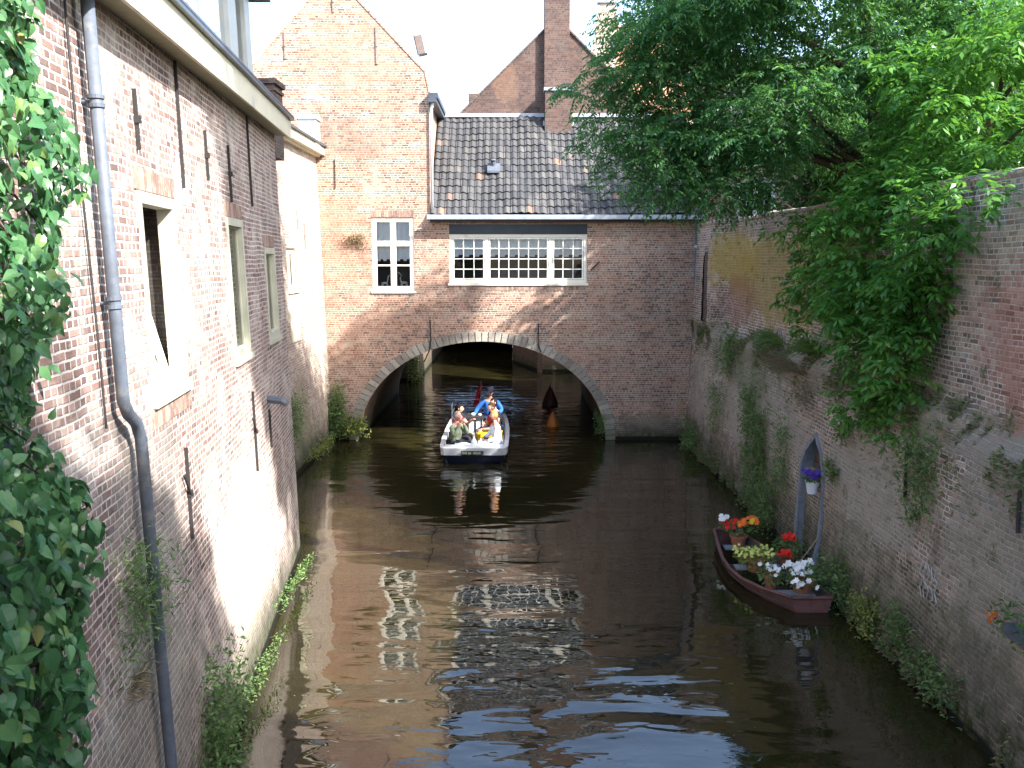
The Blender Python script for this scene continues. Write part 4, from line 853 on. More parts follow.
W_ = [
 ('fern', 'bushy green weeds at the wall foot beside the grey corner downpipe', (25.7, .55), (.3, .7, .6), 650, .10, .03, 'leafG', 'leaf'),
 ('weed', 'long trailing dark weeds hanging halfway down the garden wall', (19.1, 1.6), (.22, .7, 1.1), 1300, .10, .035, 'leafG', 'leaf'),
 ('weed', 'leafy tangle of weeds behind the orange flowers of the moored boat', (18.0, .7), (.25, .7, .6), 800, .09, .03, 'leafG', 'leaf'),
 ('grass_tuft', 'long grass tuft on the ledge below the widest yellow lichen', (19.3, 3.75), (.15, .55, .16), 150, .42, .010, 'leafG', 'grass'),
 ('grass_tuft', 'tall grass tuft on the ledge nearest the overhanging elder', (16.9, 3.80), (.15, .6, .16), 160, .42, .010, 'leafG', 'grass'),
 ('weed', 'dark shrubby weeds hanging from the far end of the ledge', (22.3, 3.5), (.25, .6, .5), 600, .09, .03, 'leafG', 'leaf'),
 ('grass_tuft', 'dry straw-coloured grass along the middle of the ledge', (17.6, 3.42), (.15, 1.3, .15), 260, .28, .007, 'leafD', 'grass'),
 ('fern', 'spiky green fern growing just right of the pointed niche', (14.6, 2.1), (.12, .18, .2), 90, .16, .02, 'leafG', 'leaf'),
 ('weed', 'small dark weed clump on the wall above the niche', (14.3, 2.85), (.15, .25, .15), 160, .09, .03, 'leafG', 'leaf'),
 ('weed', 'creeper with small leaves hanging below the elder', (11.5, 2.95), (.2, .45, .5), 700, .08, .03, 'leafG', 'leaf'),
 ('weed', 'tiny weed sprig on the wall beneath the creeper', (11.6, 2.2), (.08, .08, .15), 50, .07, .025, 'leafG', 'leaf'),
 ('weed', 'green weeds at the water line near the stern of the flower boat', (13.9, .5), (.2, .45, .35), 420, .09, .03, 'leafG', 'leaf'),
 ('weed', 'yellow-green weed clump at the foot of the garden wall', (12.7, .35), (.2, .3, .22), 330, .08, .035, 'leafY', 'leaf'),
 ('weed', 'pale whitish weeds along the lower right water line', (10.6, .4), (.18, .5, .25), 300, .07, .03, 'leafG', 'leaf'),
 ('weed', 'low dark weed patch between the yellow weed and the pale weeds', (11.7, .55), (.15, .4, .3), 240, .07, .025, 'leafG', 'leaf'),
 ('weed', 'dark hanging weeds above the moored boat between ledge and water', (19.9, 2.5), (.2, .5, .5), 520, .09, .03, 'leafG', 'leaf'),
 ('weed', 'pale green straggling weeds hanging between the dark trailing weeds and the niche', (17.3, 1.9), (.15, .5, .7), 520, .08, .025, 'leafG', 'leaf'),
 ('weed', 'ragged weeds at the far end of the wall halfway between ledge and water', (23.0, 1.9), (.15, .8, .6), 480, .08, .025, 'leafG', 'leaf'),
 ('weed', 'sparse brown weeds under the dry ledge grass', (16.3, 3.1), (.18, .7, .25), 260, .08, .02, 'leafD', 'leaf'),
]
for k, (nm, lb, (y, z), sp, n, ll, lw, mt_, kd) in enumerate(W_):
    weed(nm, lb, 'plant', onwall(y, z, .02), O_, sp, n, ll, lw, mt_, kd, k, hang=.4 if sp[2] > .45 else .1, group=G)
def onleft(u, v, w_=.03): return tuple(F_L(u, v, w_))
weed('weed', 'feathery olive weeds growing behind the bend of the blue-grey downpipe', 'plant', onleft(6.65, 3.15), OL, (.2, .45, .35), 700, .07, .014, 'leafG', 'leaf', 40, .3, G)
weed('weed', 'tall leafy weed column at the water foot of the left house', 'plant', onleft(8.7, .75), OL, (.22, .45, .75), 1100, .07, .03, 'leafG', 'leaf', 41, .1, G)
weed('weed', 'thin green weeds along the left house water line in the sunlight', 'plant', onleft(11.0, .35), OL, (.05, 1.0, .16), 260, .05, .02, 'leafG', 'leaf', 42, .1, G)
weed('weed', 'dry grassy weeds below the downpipe weeds', 'plant', onleft(6.5, 2.3), OL, (.08, .2, .3), 50, .14, .004, 'leafD', 'grass', 43, .1, G)
weed('weed', 'strip of weeds at the water line near the house corner', 'plant', onleft(14.2, .3), OL, (.05, 1.2, .15), 240, .06, .025, 'leafG', 'leaf', 44, .1, G)
weed('weed', 'bright weeds growing on the pale house wall', 'plant', (-5.52, 22.3, 1.6), OL, (.2, .6, .7), 520, .09, .03, 'leafG', 'leaf', 45, .1, G)
weed('weed', 'weeds along the foot of the pale house', 'plant', (-5.5, 24.6, .35), OL, (.15, 1.3, .2), 420, .07, .03, 'leafY', 'leaf', 46, .1, G)
weed('weed', 'upright bright weed bush in the corner of pale house and arch wall', 'plant', (-5.35, 27.05, 1.0), (0, -1, 0), (.3, .2, .75), 750, .10, .04, 'leafG', 'leaf', 47, .0, G)
weed('weed', 'fresh green seedling tree at the left foot of the arch', 'plant', (-4.85, 27.1, .45), (.3, -1, .3), (.38, .25, .3), 260, .12, .05, 'leafY', 'leaf', 48, .0, G)
weed('weed', 'small green weeds at the right foot of the arch', 'plant', (2.75, 27.3, .5), (-1, -.5, 0), (.15, .2, .35), 200, .09, .03, 'leafG', 'leaf', 49, .0, G)
weed('weed', 'dry little weed patch on the brick left of the tall gable window', 'plant', (-4.65, 27.22, 6.15), (0, -1, 0), (.34, .08, .22), 240, .09, .022, 'leafD', 'leaf', 50, .1, G)
weed('weed', 'bright weeds on the bank beyond the arch', 'plant', (-4.5, 40.3, .7), (1, -.5, 0), (.3, .3, .8), 320, .14, .05, 'leafY', 'leaf', 51, .0, G)
def cover():
    rs = np.random.RandomState(12); P_ = []; D_ = []; L_ = []; 
    for k in range(26000):
        y = rs.uniform(9, 27.1); band = rs.rand()
        if band < .55: z = ledge(y) + .18 + rs.normal(0, .12) - (rs.exponential(.28) if rs.rand() < .55 else 0); th = .50
        else: z = rs.exponential(.16); th = .47
        if z < .02 or .5 + .75 * mnoise.noise(Vector((y * 1.1, z * 1.6, 7))) + .25 * mnoise.noise(Vector((y * 5, z * 5, 2))) < th: continue
        P_.append((wallx(y, z) - .01, y, z)); L_.append(.05 + .05 * rs.rand())
    P_ = np.array(P_); n = len(P_); L_ = np.array(L_); d = unit(np.array([-1, 0, .4]) + rs.normal(0, .6, (n, 3)))
    Q = leafquads(P_, d, np.array([0, 0, 1.]) + rs.normal(0, .5, (n, 3)), L_, L_ * .35); h = n // 2; ii = rs.permutation(n)
    o = mesh_np('wall_moss', Q[ii[:h]], 4, M['leafG']); tag(o, 'low green moss and herbs creeping along the ledge and foot of the garden wall', 'moss', kind='stuff')
    o = mesh_np('dry_herbs', Q[ii[h:]], 4, M['leafD']); tag(o, 'dry brown herbs mixed along the ledge and foot of the garden wall', 'dry plants', kind='stuff')
cover()
# trough with orange flowers at the right edge
T = thing('wall_trough', 'small stone trough with orange flowers fixed to the wall at the right edge', 'planter', onwall(9.1, 1.6))
mb = MB(); xx = wallx(9.1, 1.6); mb.box(xx - .16, xx - .0, 8.7, 9.16, 1.56, 1.67); mb.build('trough', M['zinc'], T)
rs = np.random.RandomState(9); p = np.stack([rs.uniform(xx - .25, xx, 160), rs.uniform(8.6, 9.35, 160), rs.uniform(1.5, 1.95, 160)], 1); d = unit(rs.normal(0, 1, (160, 3)) + np.array([-1, 0, 0]))
mesh_np('foliage', leafquads(p, d, rs.normal(0, 1, (160, 3)), np.full(160, .07), np.full(160, .03)), 4, M['leafG'], T)
p = np.stack([rs.uniform(xx - .28, xx - .2, 14), rs.uniform(9.15, 9.27, 14), rs.uniform(1.68, 1.76, 14)], 1); mesh_np('flowers', leafquads(p, unit(rs.normal(0, 1, (14, 3))), rs.normal(0, 1, (14, 3)), np.full(14, .05), np.full(14, .05)), 4, M['fl_orange'], T)

# ================================================================ FLOWER BOAT
def flower_boat():
    B = thing('flower_boat', 'old maroon wooden rowing boat filled with potted flowers, moored below the niche', 'boat', (4.4, 15, 0))
    # (t, centre x, y, half width, rim z)
    S = [(4.72, 13.55, .32, .24), (4.54, 14.05, .48, .21), (4.42, 14.55, .56, .19), (4.34, 15.05, .56, .19), (4.28, 15.6, .50, .21), (4.22, 16.2, .38, .26), (4.12, 16.9, .20, .33)]
    def sec(s, ins=0.):
        cx, y, hw, rz = s; q = []
        for k in range(9):
            t = k / 8; a = -1 + 2 * t; w_ = (hw - ins) * (abs(a) ** .55 if a else 0) * (1 if a > 0 else -1)
            z = -.12 + ins + (rz + .12 - ins) * (abs(a) ** 2.6); q.append((cx + w_, y, z if abs(a) < 1 else rz))
        return q
    secs = []
    for i in range(len(S) - 1):
        for t in (0, .33, .66): secs.append(tuple(lerp(S[i][k], S[i + 1][k], t) for k in range(4)))
    secs.append(S[-1])
    mb = MB(); A = [sec(s) for s in secs]; I = [sec(s, .035) for s in secs]
    mb.grid(lambda i, j: A[i][j], len(A), 9)
    for e in (0, -1): mb.poly(A[e])
    mb.build('hull', M['boat_red'], B, fix=True)
    mb = MB(); mb.grid(lambda i, j: (I[i][j][0], I[i][j][1] + (.04 if i == 0 else -.04 if i == len(I) - 1 else 0), I[i][j][2]), len(I), 9); mb.build('inner_lining', M['boat_inside'], B)
    mb = MB()
    for side in (0, 8): mb.tube([(p[side][0], p[side][1], p[side][2] + .005) for p in A], .028, 6)
    mb.tube([A[0][0], A[0][8]], .03, 6); mb.tube([A[-1][0], A[-1][8]], .03, 6); mb.build('gunwale', M['boat_red'], B)
    mb = MB()
    for side in (0, 8):
        mb.tube([(p[side][0] * .97 + 4.4 * .03 if side else p[0][0] * .97 + 4.4 * .03, p[side][1], p[side][2] * .45) for p in A], .010, 5)
    mb.build('rubbing_strake', M['boat_inside'], B)
    for (y, cx, hw) in ((16.35, 4.21, .22), (15.25, 4.32, .40), (14.0, 4.55, .34)):
        mb = MB(); mb.box(cx - hw, cx + hw, y - .11, y + .11, .13, .16); mb.build('thwart', M['deck_grey'], B)
    mb = MB(); mb.tube([(4.9, 14.9, .31), (5.1, 15.0, .5), (5.35, 15.1, .8)], .012, 5); mb.build('mooring_rope', M['wood_grey'], B)
flower_boat()
def flowers(name, label, c, r, nleaf, heads, pot=True, leaf='leafG', fs=.055, seed=0, potm='pot_terra', z0=.12, group='potted flowers in the maroon boat'):
    """heads = [(matkey, n, (dx,dy,dz), (rx,ry,rz))]"""
    t = thing(name, label, 'flowers', (c[0], c[1], z0), group); rs = np.random.RandomState(seed)
    if pot:
        mb = MB(); rr_ = min(r[0], r[1]) * .6; mb.lathe([(rr_ * .7, 0), (rr_, .2), (rr_ * 1.1, .2), (rr_ * 1.1, .235), (rr_ * .9, .235), (rr_ * .9, .19)], (c[0], c[1], z0), 14); mb.build('pot', M[potm], t)
    p, d = clump_pts(rs, c, r, nleaf, .2); d = unit(d + rs.normal(0, .5, d.shape))
    mesh_np('foliage', leafquads(p, d, np.array([0, 0, 1.]) + rs.normal(0, .5, d.shape), .075 * rs.uniform(.6, 1.3, nleaf), .04 * rs.uniform(.7, 1.2, nleaf)), 4, M[leaf], t)
    for (mk_, n, dc, rr) in heads:
        for _ in range(n):
            P0 = (np.array(c) + np.array(dc) + rs.uniform(-1, 1, 3) * np.array(rr))[None]; Q = []; sc_ = rs.uniform(.8, 1.2)
            nrm = unit(np.array([[-.45, -.6, .75]]) + rs.normal(0, .3, (1, 3))); e1 = unit(np.cross(nrm, np.array([0, 0, 1.]))); e2 = np.cross(nrm, e1)
            for j in range(6):
                a = j * math.pi / 3 + rs.rand() * .3; dd = e1 * math.cos(a) + e2 * math.sin(a) + nrm * .25; Q.append(leafquads(P0, unit(dd), nrm, np.full(1, fs * sc_), np.full(1, fs * .9 * sc_)))
            mesh_np('flower_head', np.concatenate(Q), 4, M[mk_], t, np.clip(rs.rand() * .6 + rs.rand(6) * .4, 0, 1))
    return t
flowers('potted_flowers', 'red and orange flowers with some white blooms, far tip of the maroon boat', (4.28, 16.45, .50), (.34, .26, .14), 260, [('fl_red', 16, (-.12, -.05, .07), (.18, .18, .05)), ('fl_orange', 14, (.12, 0, .12), (.18, .18, .05)), ('fl_yellow', 3, (.24, .0, .14), (.05, .08, .03)), ('fl_white', 5, (-.26, .1, .14), (.07, .10, .06))], fs=.055, seed=1)
flowers('potted_flowers', 'pale lime-yellow flower heads massed in the middle of the maroon boat', (4.25, 15.15, .36), (.36, .30, .15), 420, [('fl_lime', 70, (-.02, 0, .10), (.32, .28, .05))], leaf='leafY', fs=.032, seed=2)
flowers('potted_flowers', 'upright red geranium in the maroon boat beside the garden wall', (4.83, 15.25, .50), (.24, .22, .18), 260, [('fl_red', 14, (.02, 0, .20), (.09, .09, .05)), ('fl_red', 12, (-.16, -.35, .02), (.12, .08, .04))], fs=.05, seed=3)
flowers('potted_flowers', 'large white blooms spilling over the near end of the maroon boat', (4.72, 14.05, .42), (.34, .30, .17), 420, [('fl_white', 26, (.04, .0, .13), (.28, .25, .07)), ('fl_white', 6, (-.05, -.3, .0), (.2, .05, .08))], fs=.06, seed=4)
flowers('potted_flowers', 'small white blooms left of the larger white ones in the maroon boat', (4.28, 14.3, .34), (.20, .25, .13), 240, [('fl_white', 18, (-.05, .0, .11), (.18, .22, .05))], fs=.045, seed=5)
# hanging pot in the niche
HP = flowers('hanging_pot', 'white pot of violet flowers hanging in the pointed niche', (5.24, 15.32, 1.74), (.13, .15, .08), 140, [('fl_violet', 42, (0, 0, .07), (.13, .15, .06))], pot=False, fs=.045, seed=6, z0=1.45, group=None)
mb = MB(); mb.lathe([(.08, 0), (.115, .19), (.125, .19), (.125, .22), (.11, .22), (.10, .18)], (5.24, 15.32, 1.46), 16); mb.build('pot', M['pot_white'], HP)
mb = MB(); mb.tube([(5.24, 15.32, 1.52), (5.35, 15.4, 1.52), (5.5, 15.5, 1.6)], .012, 6); mb.build('bracket', M['iron'], HP)

# ================================================================ PEOPLE
def skin_mesh(V, E, Rr, sub=2, root=0):
    me = bpy.data.meshes.new('t'); bm = bmesh.new(); lay = bm.verts.layers.skin.verify()
    vs_ = [bm.verts.new(v) for v in V]
    for i, v in enumerate(vs_): r_ = Rr[i]; v[lay].radius = (r_, r_) if not isinstance(r_, tuple) else r_; v[lay].use_root = (i == root)
    for a, c in E: bm.edges.new((vs_[a], vs_[c]))
    bm.to_mesh(me); bm.free(); o = bpy.data.objects.new('t', me); C.objects.link(o)
    m = o.modifiers.new('s', 'SKIN'); m.use_smooth_shade = True; m2 = o.modifiers.new('b', 'SUBSURF'); m2.levels = sub
    dg = bpy.context.evaluated_depsgraph_get(); ev = o.evaluated_get(dg); r = bpy.data.meshes.new_from_object(ev)
    vv = [tuple(v.co) for v in r.vertices]; ff = [tuple(p.vertices) for p in r.polygons]
    bpy.data.objects.remove(o); bpy.data.meshes.remove(me); bpy.data.meshes.remove(r); return vv, ff
def add_skin(mb, V, E, Rr, tr, sub=2, mi=0, root=0):
    vv, ff = skin_mesh(V, E, Rr, sub, root); i = len(mb.v); mb.v += [tuple(tr(Vector(v))) for v in vv]
    for f in ff: mb.face([i + k for k in f], mi)
def head(mb, tr, c, yaw, sk=0, eye=1, s=1.):
    cr, sr = math.cos(yaw), math.sin(yaw); seg, rings = 20, 14; base = len(mb.v)
    def put(x, y, z): return tr(Vector(c) + Vector((x * cr - y * sr, x * sr + y * cr, z)) * s)
    for k in range(rings + 1):
        t = math.pi * k / rings
        for j in range(seg):
            a = 2 * math.pi * j / seg; x = .076 * math.sin(t) * math.cos(a); y = .095 * math.sin(t) * math.sin(a); z = .118 * math.cos(t)
            if z < 0: x *= 1 + z * 2.4; y = y * (1 + z * 1.2) + .006
            if y > .04: y += .026 * math.exp(-((x / .014) ** 2 + ((z + .012) / .022) ** 2)) - .010 * math.exp(-(((abs(x) - .032) / .016) ** 2 + ((z - .012) / .014) ** 2)) - .006 * math.exp(-((x / .028) ** 2 + ((z + .058) / .006) ** 2))
            mb.v.append(tuple(put(x, y, z)))
    for k in range(rings):
        for j in range(seg): mb.face((base + k * seg + j, base + (k + 1) * seg + j, base + (k + 1) * seg + (j + 1) % seg, base + k * seg + (j + 1) % seg), sk)
    for sx in (-1, 1):
        q = MB(); q.blob((sx * .032, .082, .012), (.011, .008, .006), 8, 5); i = len(mb.v); mb.v += [tuple(put(*v)) for v in q.v]
        for f in q.f: mb.face([i + k for k in f], eye)
        q = MB(); q.blob((sx * .078, -.005, -.005), (.010, .018, .030), 8, 6); i = len(mb.v); mb.v += [tuple(put(*v)) for v in q.v]
        for f in q.f: mb.face([i + k for k in f], sk)
M['eye'] = simple('eye_dark', (.02, .015, .01), .2)
def person(label, hip, yaw, shirt, trousers, hair, skin='skin', lean=0., armL=None, armR=None, headyaw=0., headtilt=0., hat=None, scale=1., bald=False, sleeves='short', long_hair=False, legs_down=.42):
    scale *= 1.16 if scale == 1. else 1.
    """seated figure; hip = world point of the seat, yaw = facing (0 = +y)"""
    cy, sy = math.cos(yaw), math.sin(yaw); H0 = Vector(hip)
    def tr(v): v = v * scale; return H0 + Vector((v.x * cy - v.y * sy, v.x * sy + v.y * cy, v.z))
    t = thing('person', label, 'person', tuple(hip)); L = lean
    tor = [(0, 0, .10), (0, .02 + L * .2, .26), (0, .02 + L * .45, .42), (0, L * .58, .545), (0, .012 + L * .64, .61), (0, .02 + L * .68, .67)]
    tr_r = [(.16, .12), (.145, .105), (.165, .115), (.09, .075), (.052, .052), (.055, .055)]
    sh = [(-.18, L * .55, .52), (.18, L * .55, .52)]
    aL = armL or [(-.26, .10 + L * .5, .28), (-.16, .33, .22)]; aR = armR or [(.26, .10 + L * .5, .28), (.16, .33, .22)]
    legs = []
    for sx in (-1, 1): legs.append([(sx * .095, .05, .09), (sx * .125, .45, .12), (sx * .12, .47, .12 - legs_down), (sx * .125, .60, .08 - legs_down)])
    V = list(tor); Rr = list(tr_r); E = [(i, i + 1) for i in range(5)]
    for s_, arm in ((sh[0], aL), (sh[1], aR)):
        i = len(V); V += [s_, arm[0], arm[1]]; Rr += [.062, .043, .029]; E += [(3, i), (i, i + 1), (i + 1, i + 2)]
    for lg in legs:
        i = len(V); V += lg; Rr += [.085, .062, .042, .032]; E += [(0, i), (i, i + 1), (i + 1, i + 2), (i + 2, i + 3)]
    mb = MB(); add_skin(mb, V, E, Rr, tr)
    for sg, arm in ((-1, aL), (1, aR)):     # hands: palm + five curled fingers
        el, wr = Vector(arm[0]), Vector(arm[1]); d = (wr - el).normalized(); sd = d.cross(Vector((0, 0, 1))).normalized() * sg; dn = sd.cross(d).normalized()
        if dn.z > 0: dn = -dn
        pw = wr + d * .075
        add_skin(mb, [tuple(wr - d * .01), tuple(wr + d * .04), tuple(pw)], [(0, 1), (1, 2)], [(.026, .02), (.036, .018), (.038, .016)], tr, 1)
        for k, (o_, ln) in enumerate(((-.027, .062), (-.009, .072), (.009, .068), (.027, .052))):
            b0 = pw + sd * o_ - d * .012; p1 = b0 + d * ln * .5 + dn * .006; p2 = p1 + d * ln * .35 + dn * ln * .3; p3 = p2 + d * ln * .1 + dn * ln * .35
            add_skin(mb, [tuple(b0), tuple(p1), tuple(p2), tuple(p3)], [(0, 1), (1, 2), (2, 3)], [.009, .009, .008, .007], tr, 1)
        b0 = wr + d * .02 - sd * .02; p1 = b0 - sd * .03 + d * .025 + dn * .01; p2 = p1 + d * .03 + dn * .015
        add_skin(mb, [tuple(b0), tuple(p1), tuple(p2)], [(0, 1), (1, 2)], [.011, .010, .008], tr, 1)
    hc = (0, .035 + L * .72, .785); head(mb, tr, hc, headyaw, 0, 1)
    mb.build('body', [M[skin], M['eye']], t, smooth=True)
    # shirt
    mb = MB(); V = [tor[0], tor[1], tor[2], (0, L * .57, .53), (0, .005 + L * .6, .575)]; Rr = [(.178, .14), (.165, .125), (.185, .135), (.105, .09), (.070, .068)]; E = [(0, 1), (1, 2), (2, 3), (3, 4)]
    for s_, arm in ((sh[0], aL), (sh[1], aR)):
        i = len(V); k = .55 if sleeves == 'short' else 1.
        e_ = Vector(s_).lerp(Vector(arm[0]), k); V += [s_, tuple(e_)]; Rr += [.076, .062]; E += [(3, i), (i, i + 1)]
        if sleeves == 'long': V.append(tuple(Vector(arm[0]).lerp(Vector(arm[1]), .85))); Rr.append(.043); E.append((i + 1, i + 2))
    add_skin(mb, V, E, Rr, tr); mb.build('shirt', shirt, t, smooth=True)
    mb = MB(); V = [(0, -.01, .10)]; Rr = [(.175, .135)]; E = []
    for lg in legs:
        i = len(V); V += [lg[0], lg[1], tuple(Vector(lg[1]).lerp(Vector(lg[2]), .9))]; Rr += [.10, .076, .062]; E += [(0, i), (i, i + 1), (i + 1, i + 2)]
    add_skin(mb, V, E, Rr, tr); mb.build('trousers', trousers, t, smooth=True)
    # shoes
    for lg in legs:
        mb = MB(); a, f = Vector(lg[2]), Vector(lg[3]); add_skin(mb, [tuple(a + Vector((0, -.03, -.03))), tuple(a + Vector((0, .06, -.04))), tuple(f)], [(0, 1), (1, 2)], [.045, .045, .04], tr, 1); mb.build('shoe', M['iron'], t, smooth=True)
    # hair: cap following the skull with a face opening
    cr, sr = math.cos(headyaw), math.sin(headyaw); mb = MB(); seg, rings = 20, 10; rr = random.Random(len(label))
    low = -.35 if not long_hair else -.95
    def hp(i, j):
        a = 2 * math.pi * i / seg; front = math.sin(a); cut = math.acos(max(-.98, min(.9, (low if front < .35 else .45))))
        if bald: cut *= .0 + (1. if front < .35 else .3)
        tt = cut * j / rings + (.9 * (1 - j / rings) if bald else 0); q = 1.10 + rr.uniform(-.02, .02)
        x = .076 * q * math.sin(tt) * math.cos(a); y = .095 * q * math.sin(tt) * math.sin(a) - .008; z = .118 * q * math.cos(tt)
        return tr(Vector(hc) + Vector((x * cr - y * sr, x * sr + y * cr, z)))
    mb.grid(hp, seg + 1, rings + 1); mb.build('hair', hair, t, smooth=True)
    if hat:
        mb = MB(); q = MB(); q.lathe([(.115, .02), (.112, .05), (.10, .09), (.07, .125), (.02, .14)], (0, 0, 0), 18); q.box(-.07, .07, .08, .19, .015, .028)
        mb.v = [tuple(tr(Vector(hc) + Vector((v[0] * cr - v[1] * sr, v[0] * sr + v[1] * cr, v[2])))) for v in q.v]; mb.f = q.f; mb.mi = q.mi; mb.build('cap', hat, t)
    return t

# ================================================================ TOUR BOAT
def tour_boat():
    B = thing('tour_boat', 'open tour boat with navy hull and white bow carrying passengers out of the arch', 'boat', (-1.05, 26.4, 0))
    S = [(23.98, .80, -.02, .44), (24.05, .88, -.10, .44), (24.4, .92, -.2, .43), (25.5, .95, -.25, .43), (27.0, .95, -.25, .43), (28.4, .90, -.22, .46), (29.2, .80, -.15, .5)]
    secs = []
    for i in range(len(S) - 1):
        for t in (0, .5): secs.append(tuple(lerp(S[i][k], S[i + 1][k], t) for k in range(4)))
    secs.append(S[-1]); cx = -1.05
    def sec(s, z0, z1, n, out=0.):
        y, hw, zb, rz = s; q = []
        for k in range(n):
            z = z0 + (z1 - z0) * k / (n - 1); f = (z - zb) / (rz - zb); q.append((hw * (.82 + .18 * min(1, max(0, f)) ** .6) + out, y, z))
        return q
    # navy lower hull
    mb = MB()
    for sg in (-1, 1):
        mb.grid(lambda i, j: (lambda p: (cx + sg * p[0], p[1] + (.10 * (1 - (j / 4)) if i == 0 else 0), p[2]))(sec(secs[i], secs[i][2], secs[i][3] - .2, 5)[j]), len(secs), 5)
    mb.grid(lambda i, j: (cx + (-1 + 2 * j) * secs[i][1] * .82, secs[i][0] + (.10 if i == 0 else 0), secs[i][2]), len(secs), 2)
    def bow(i, j):
        p = sec(secs[0], secs[0][2], secs[0][3] - .2, 5)[j]; a = -1 + 2 * i / 12; return (cx + a * p[0], p[1] + .10 * (1 - j / 4) - .10 * (1 - a * a), p[2])
    mb.grid(bow, 13, 5); mb.grid(lambda i, j: (cx + (-1 + 2 * i) * secs[-1][1], secs[-1][0], (secs[-1][2], secs[-1][3] - .2)[j]), 2, 2)
    mb.build('hull', M['hull_navy'], B, smooth=False)
    # white top strake, bow curved
    mb = MB()
    for sg in (-1, 1):
        def f(i, j):
            y, hw, zb, rz = secs[i]; return [(cx + sg * (hw + .005), y, rz - .2), (cx + sg * (hw + .02), y, rz), (cx + sg * (hw - .10), y, rz + .012), (cx + sg * (hw - .11), y, rz - .25)][j]
        mb.grid(f, len(secs), 4)
    def bw(i, j):
        a = -1 + 2 * i / 14; y, hw, zb, rz = secs[0]; c_ = .13 * (1 - a * a); crown = .05 * (1 - a * a)
        return [(cx + a * (hw + .005), y - c_, rz - .2 + .04 * (1 - abs(a))), (cx + a * (hw + .03), y - c_ - .03, rz + crown * .5), (cx + a * (hw - .02), y + .30 - c_ * .3, rz + .02 + crown), (cx + a * (hw - .05), y + .34, rz - .2)][j]
    mb.grid(bw, 15, 4); mb.grid(lambda i, j: (cx + (-1 + 2 * i) * secs[-1][1], secs[-1][0] + .01, (secs[-1][3] - .2, secs[-1][3])[j]), 2, 2)
    mb.build('strake', M['hull_white'], B)
    mb = MB(); mb.box(cx - .84, cx + .84, 24.25, 29.1, -.04, .0); mb.build('floor', M['deck_grey'], B)
    for sg in (-1, 1):
        mb = MB(); mb.box(cx + sg * .62 - .20, cx + sg * .62 + .20, 24.45, 27.9, .0, .28); mb.build('bench', M['panel_pale'], B)
    mb = MB(); y = 23.80; mb.box(cx - .33, cx + .28, y - .012, y + .02,   .285, .395); pl = mb.build('name_plate', M['plate'], B)
    mb = MB(); rr = random.Random(4)
    for k, (a, c) in enumerate(((-.27, -.13), (-.10, .0), (.04, .24))):
        n = int((c - a) / .028)
        for i in range(n): h_ = rr.choice((.05, .06)); mb.box(cx - .03 + a + i * .028, cx - .03 + a + i * .028 + .018, y - .018, y - .0125, .312, .312 + h_)
    mb.build('lettering', M['plate_letter'], pl)
    # console
    C_ = MB(); C_.box(cx - .27, cx + .17, 26.55, 26.95, .0, .78); con = C_.build('console', M['panel_pale'], B)
    m2 = MB(); m2.box(cx - .31, cx + .21, 26.50, 27.0, .781, .86); m2.box(cx - .29, cx - .24, 26.535, 26.548, .05, .78); m2.box(cx - .08, cx - .02, 26.535, 26.548, .05, .78); m2.box(cx + .12, cx + .16, 26.535, 26.548, .05, .78); m2.build('console_top', M['iron'], con)
    m3 = MB(); m3.blob((cx - .12, 26.7, .90), (.07, .05, .05)); m3.blob((cx + .08, 26.7, .89), (.06, .05, .04)); m3.build('gauge', M['hull_white'], con)
    m4 = MB(); m4.box(cx - .80, cx + .80, 24.2, 24.48, .40, .44); m4.build('fore_deck', M['hull_white'], B)
    m5 = MB()
    for z in (.75, 1.02): m5.tube([(cx - .82, 27.6, z), (cx - .82, 28.7, z), (cx - .0, 28.85, z)], .018, 6)
    for p in ((cx - .82, 27.6), (cx - .82, 28.7), (cx - .42, 28.78), (cx - .0, 28.85)): m5.tube([(p[0], p[1], .4), (p[0], p[1], 1.02)], .018, 6)
    m5.build('stern_rail', M['metal'], B)
    m6 = MB(); m6.box(cx + .10, cx + .70, 27.45, 28.0, .0, .50); m6.build('skipper_seat', M['navy'], B)
    m7 = MB(); m7.tube([(cx + .30, 28.9, .3), (cx + .30, 28.75, .9), (cx + .1, 28.3, 1.0)], .02, 6); m7.build('tiller', M['metal'], B)
    return B
tour_boat()
cx = -1.05
V_ = thing('bottle', 'clear glass carafe with a narrow neck standing on the white bow of the tour boat', 'bottle', (cx + .0, 24.34, .442))
mb = MB(); mb.lathe([(.07, 0), (.085, .03), (.08, .12), (.03, .19), (.022, .30), (.026, .31)], (cx + .0, 24.34, .442), 14); mb.build('glass_body', simple('cloudy_glass', (.5, .55, .52), .15), V_, smooth=True)
mb = MB(); mb.lathe([(.024, 0), (.024, .04)], (cx + .0, 24.34, .753), 10); mb.build('stopper', M['white'], V_)
mb = MB(); mb.grid(lambda i, j: (cx - .52 + .5 * i / 10, 24.22 + .24 * j / 6, .46 + .02 * math.sin(i * .9 + j) + .05 * math.sin(math.pi * j / 6)), 11, 7)
tag(mb.build('folded_jacket', cloth('pale_blue_cloth', (.42, .55, .70)), loc=(cx - .3, 24.3, .44), smooth=True), 'pale blue folded jacket lying on the white bow of the tour boat', 'jacket')
FG = thing('flag', 'dark red flag hanging limp from a short pole at the stern of the tour boat', 'flag', (cx + .02, 28.7, .4))
mb = MB(); mb.tube([(cx + .02, 28.8, .4), (cx + .05, 28.95, 1.62)], .015, 6); mb.build('pole', M['metal'], FG)
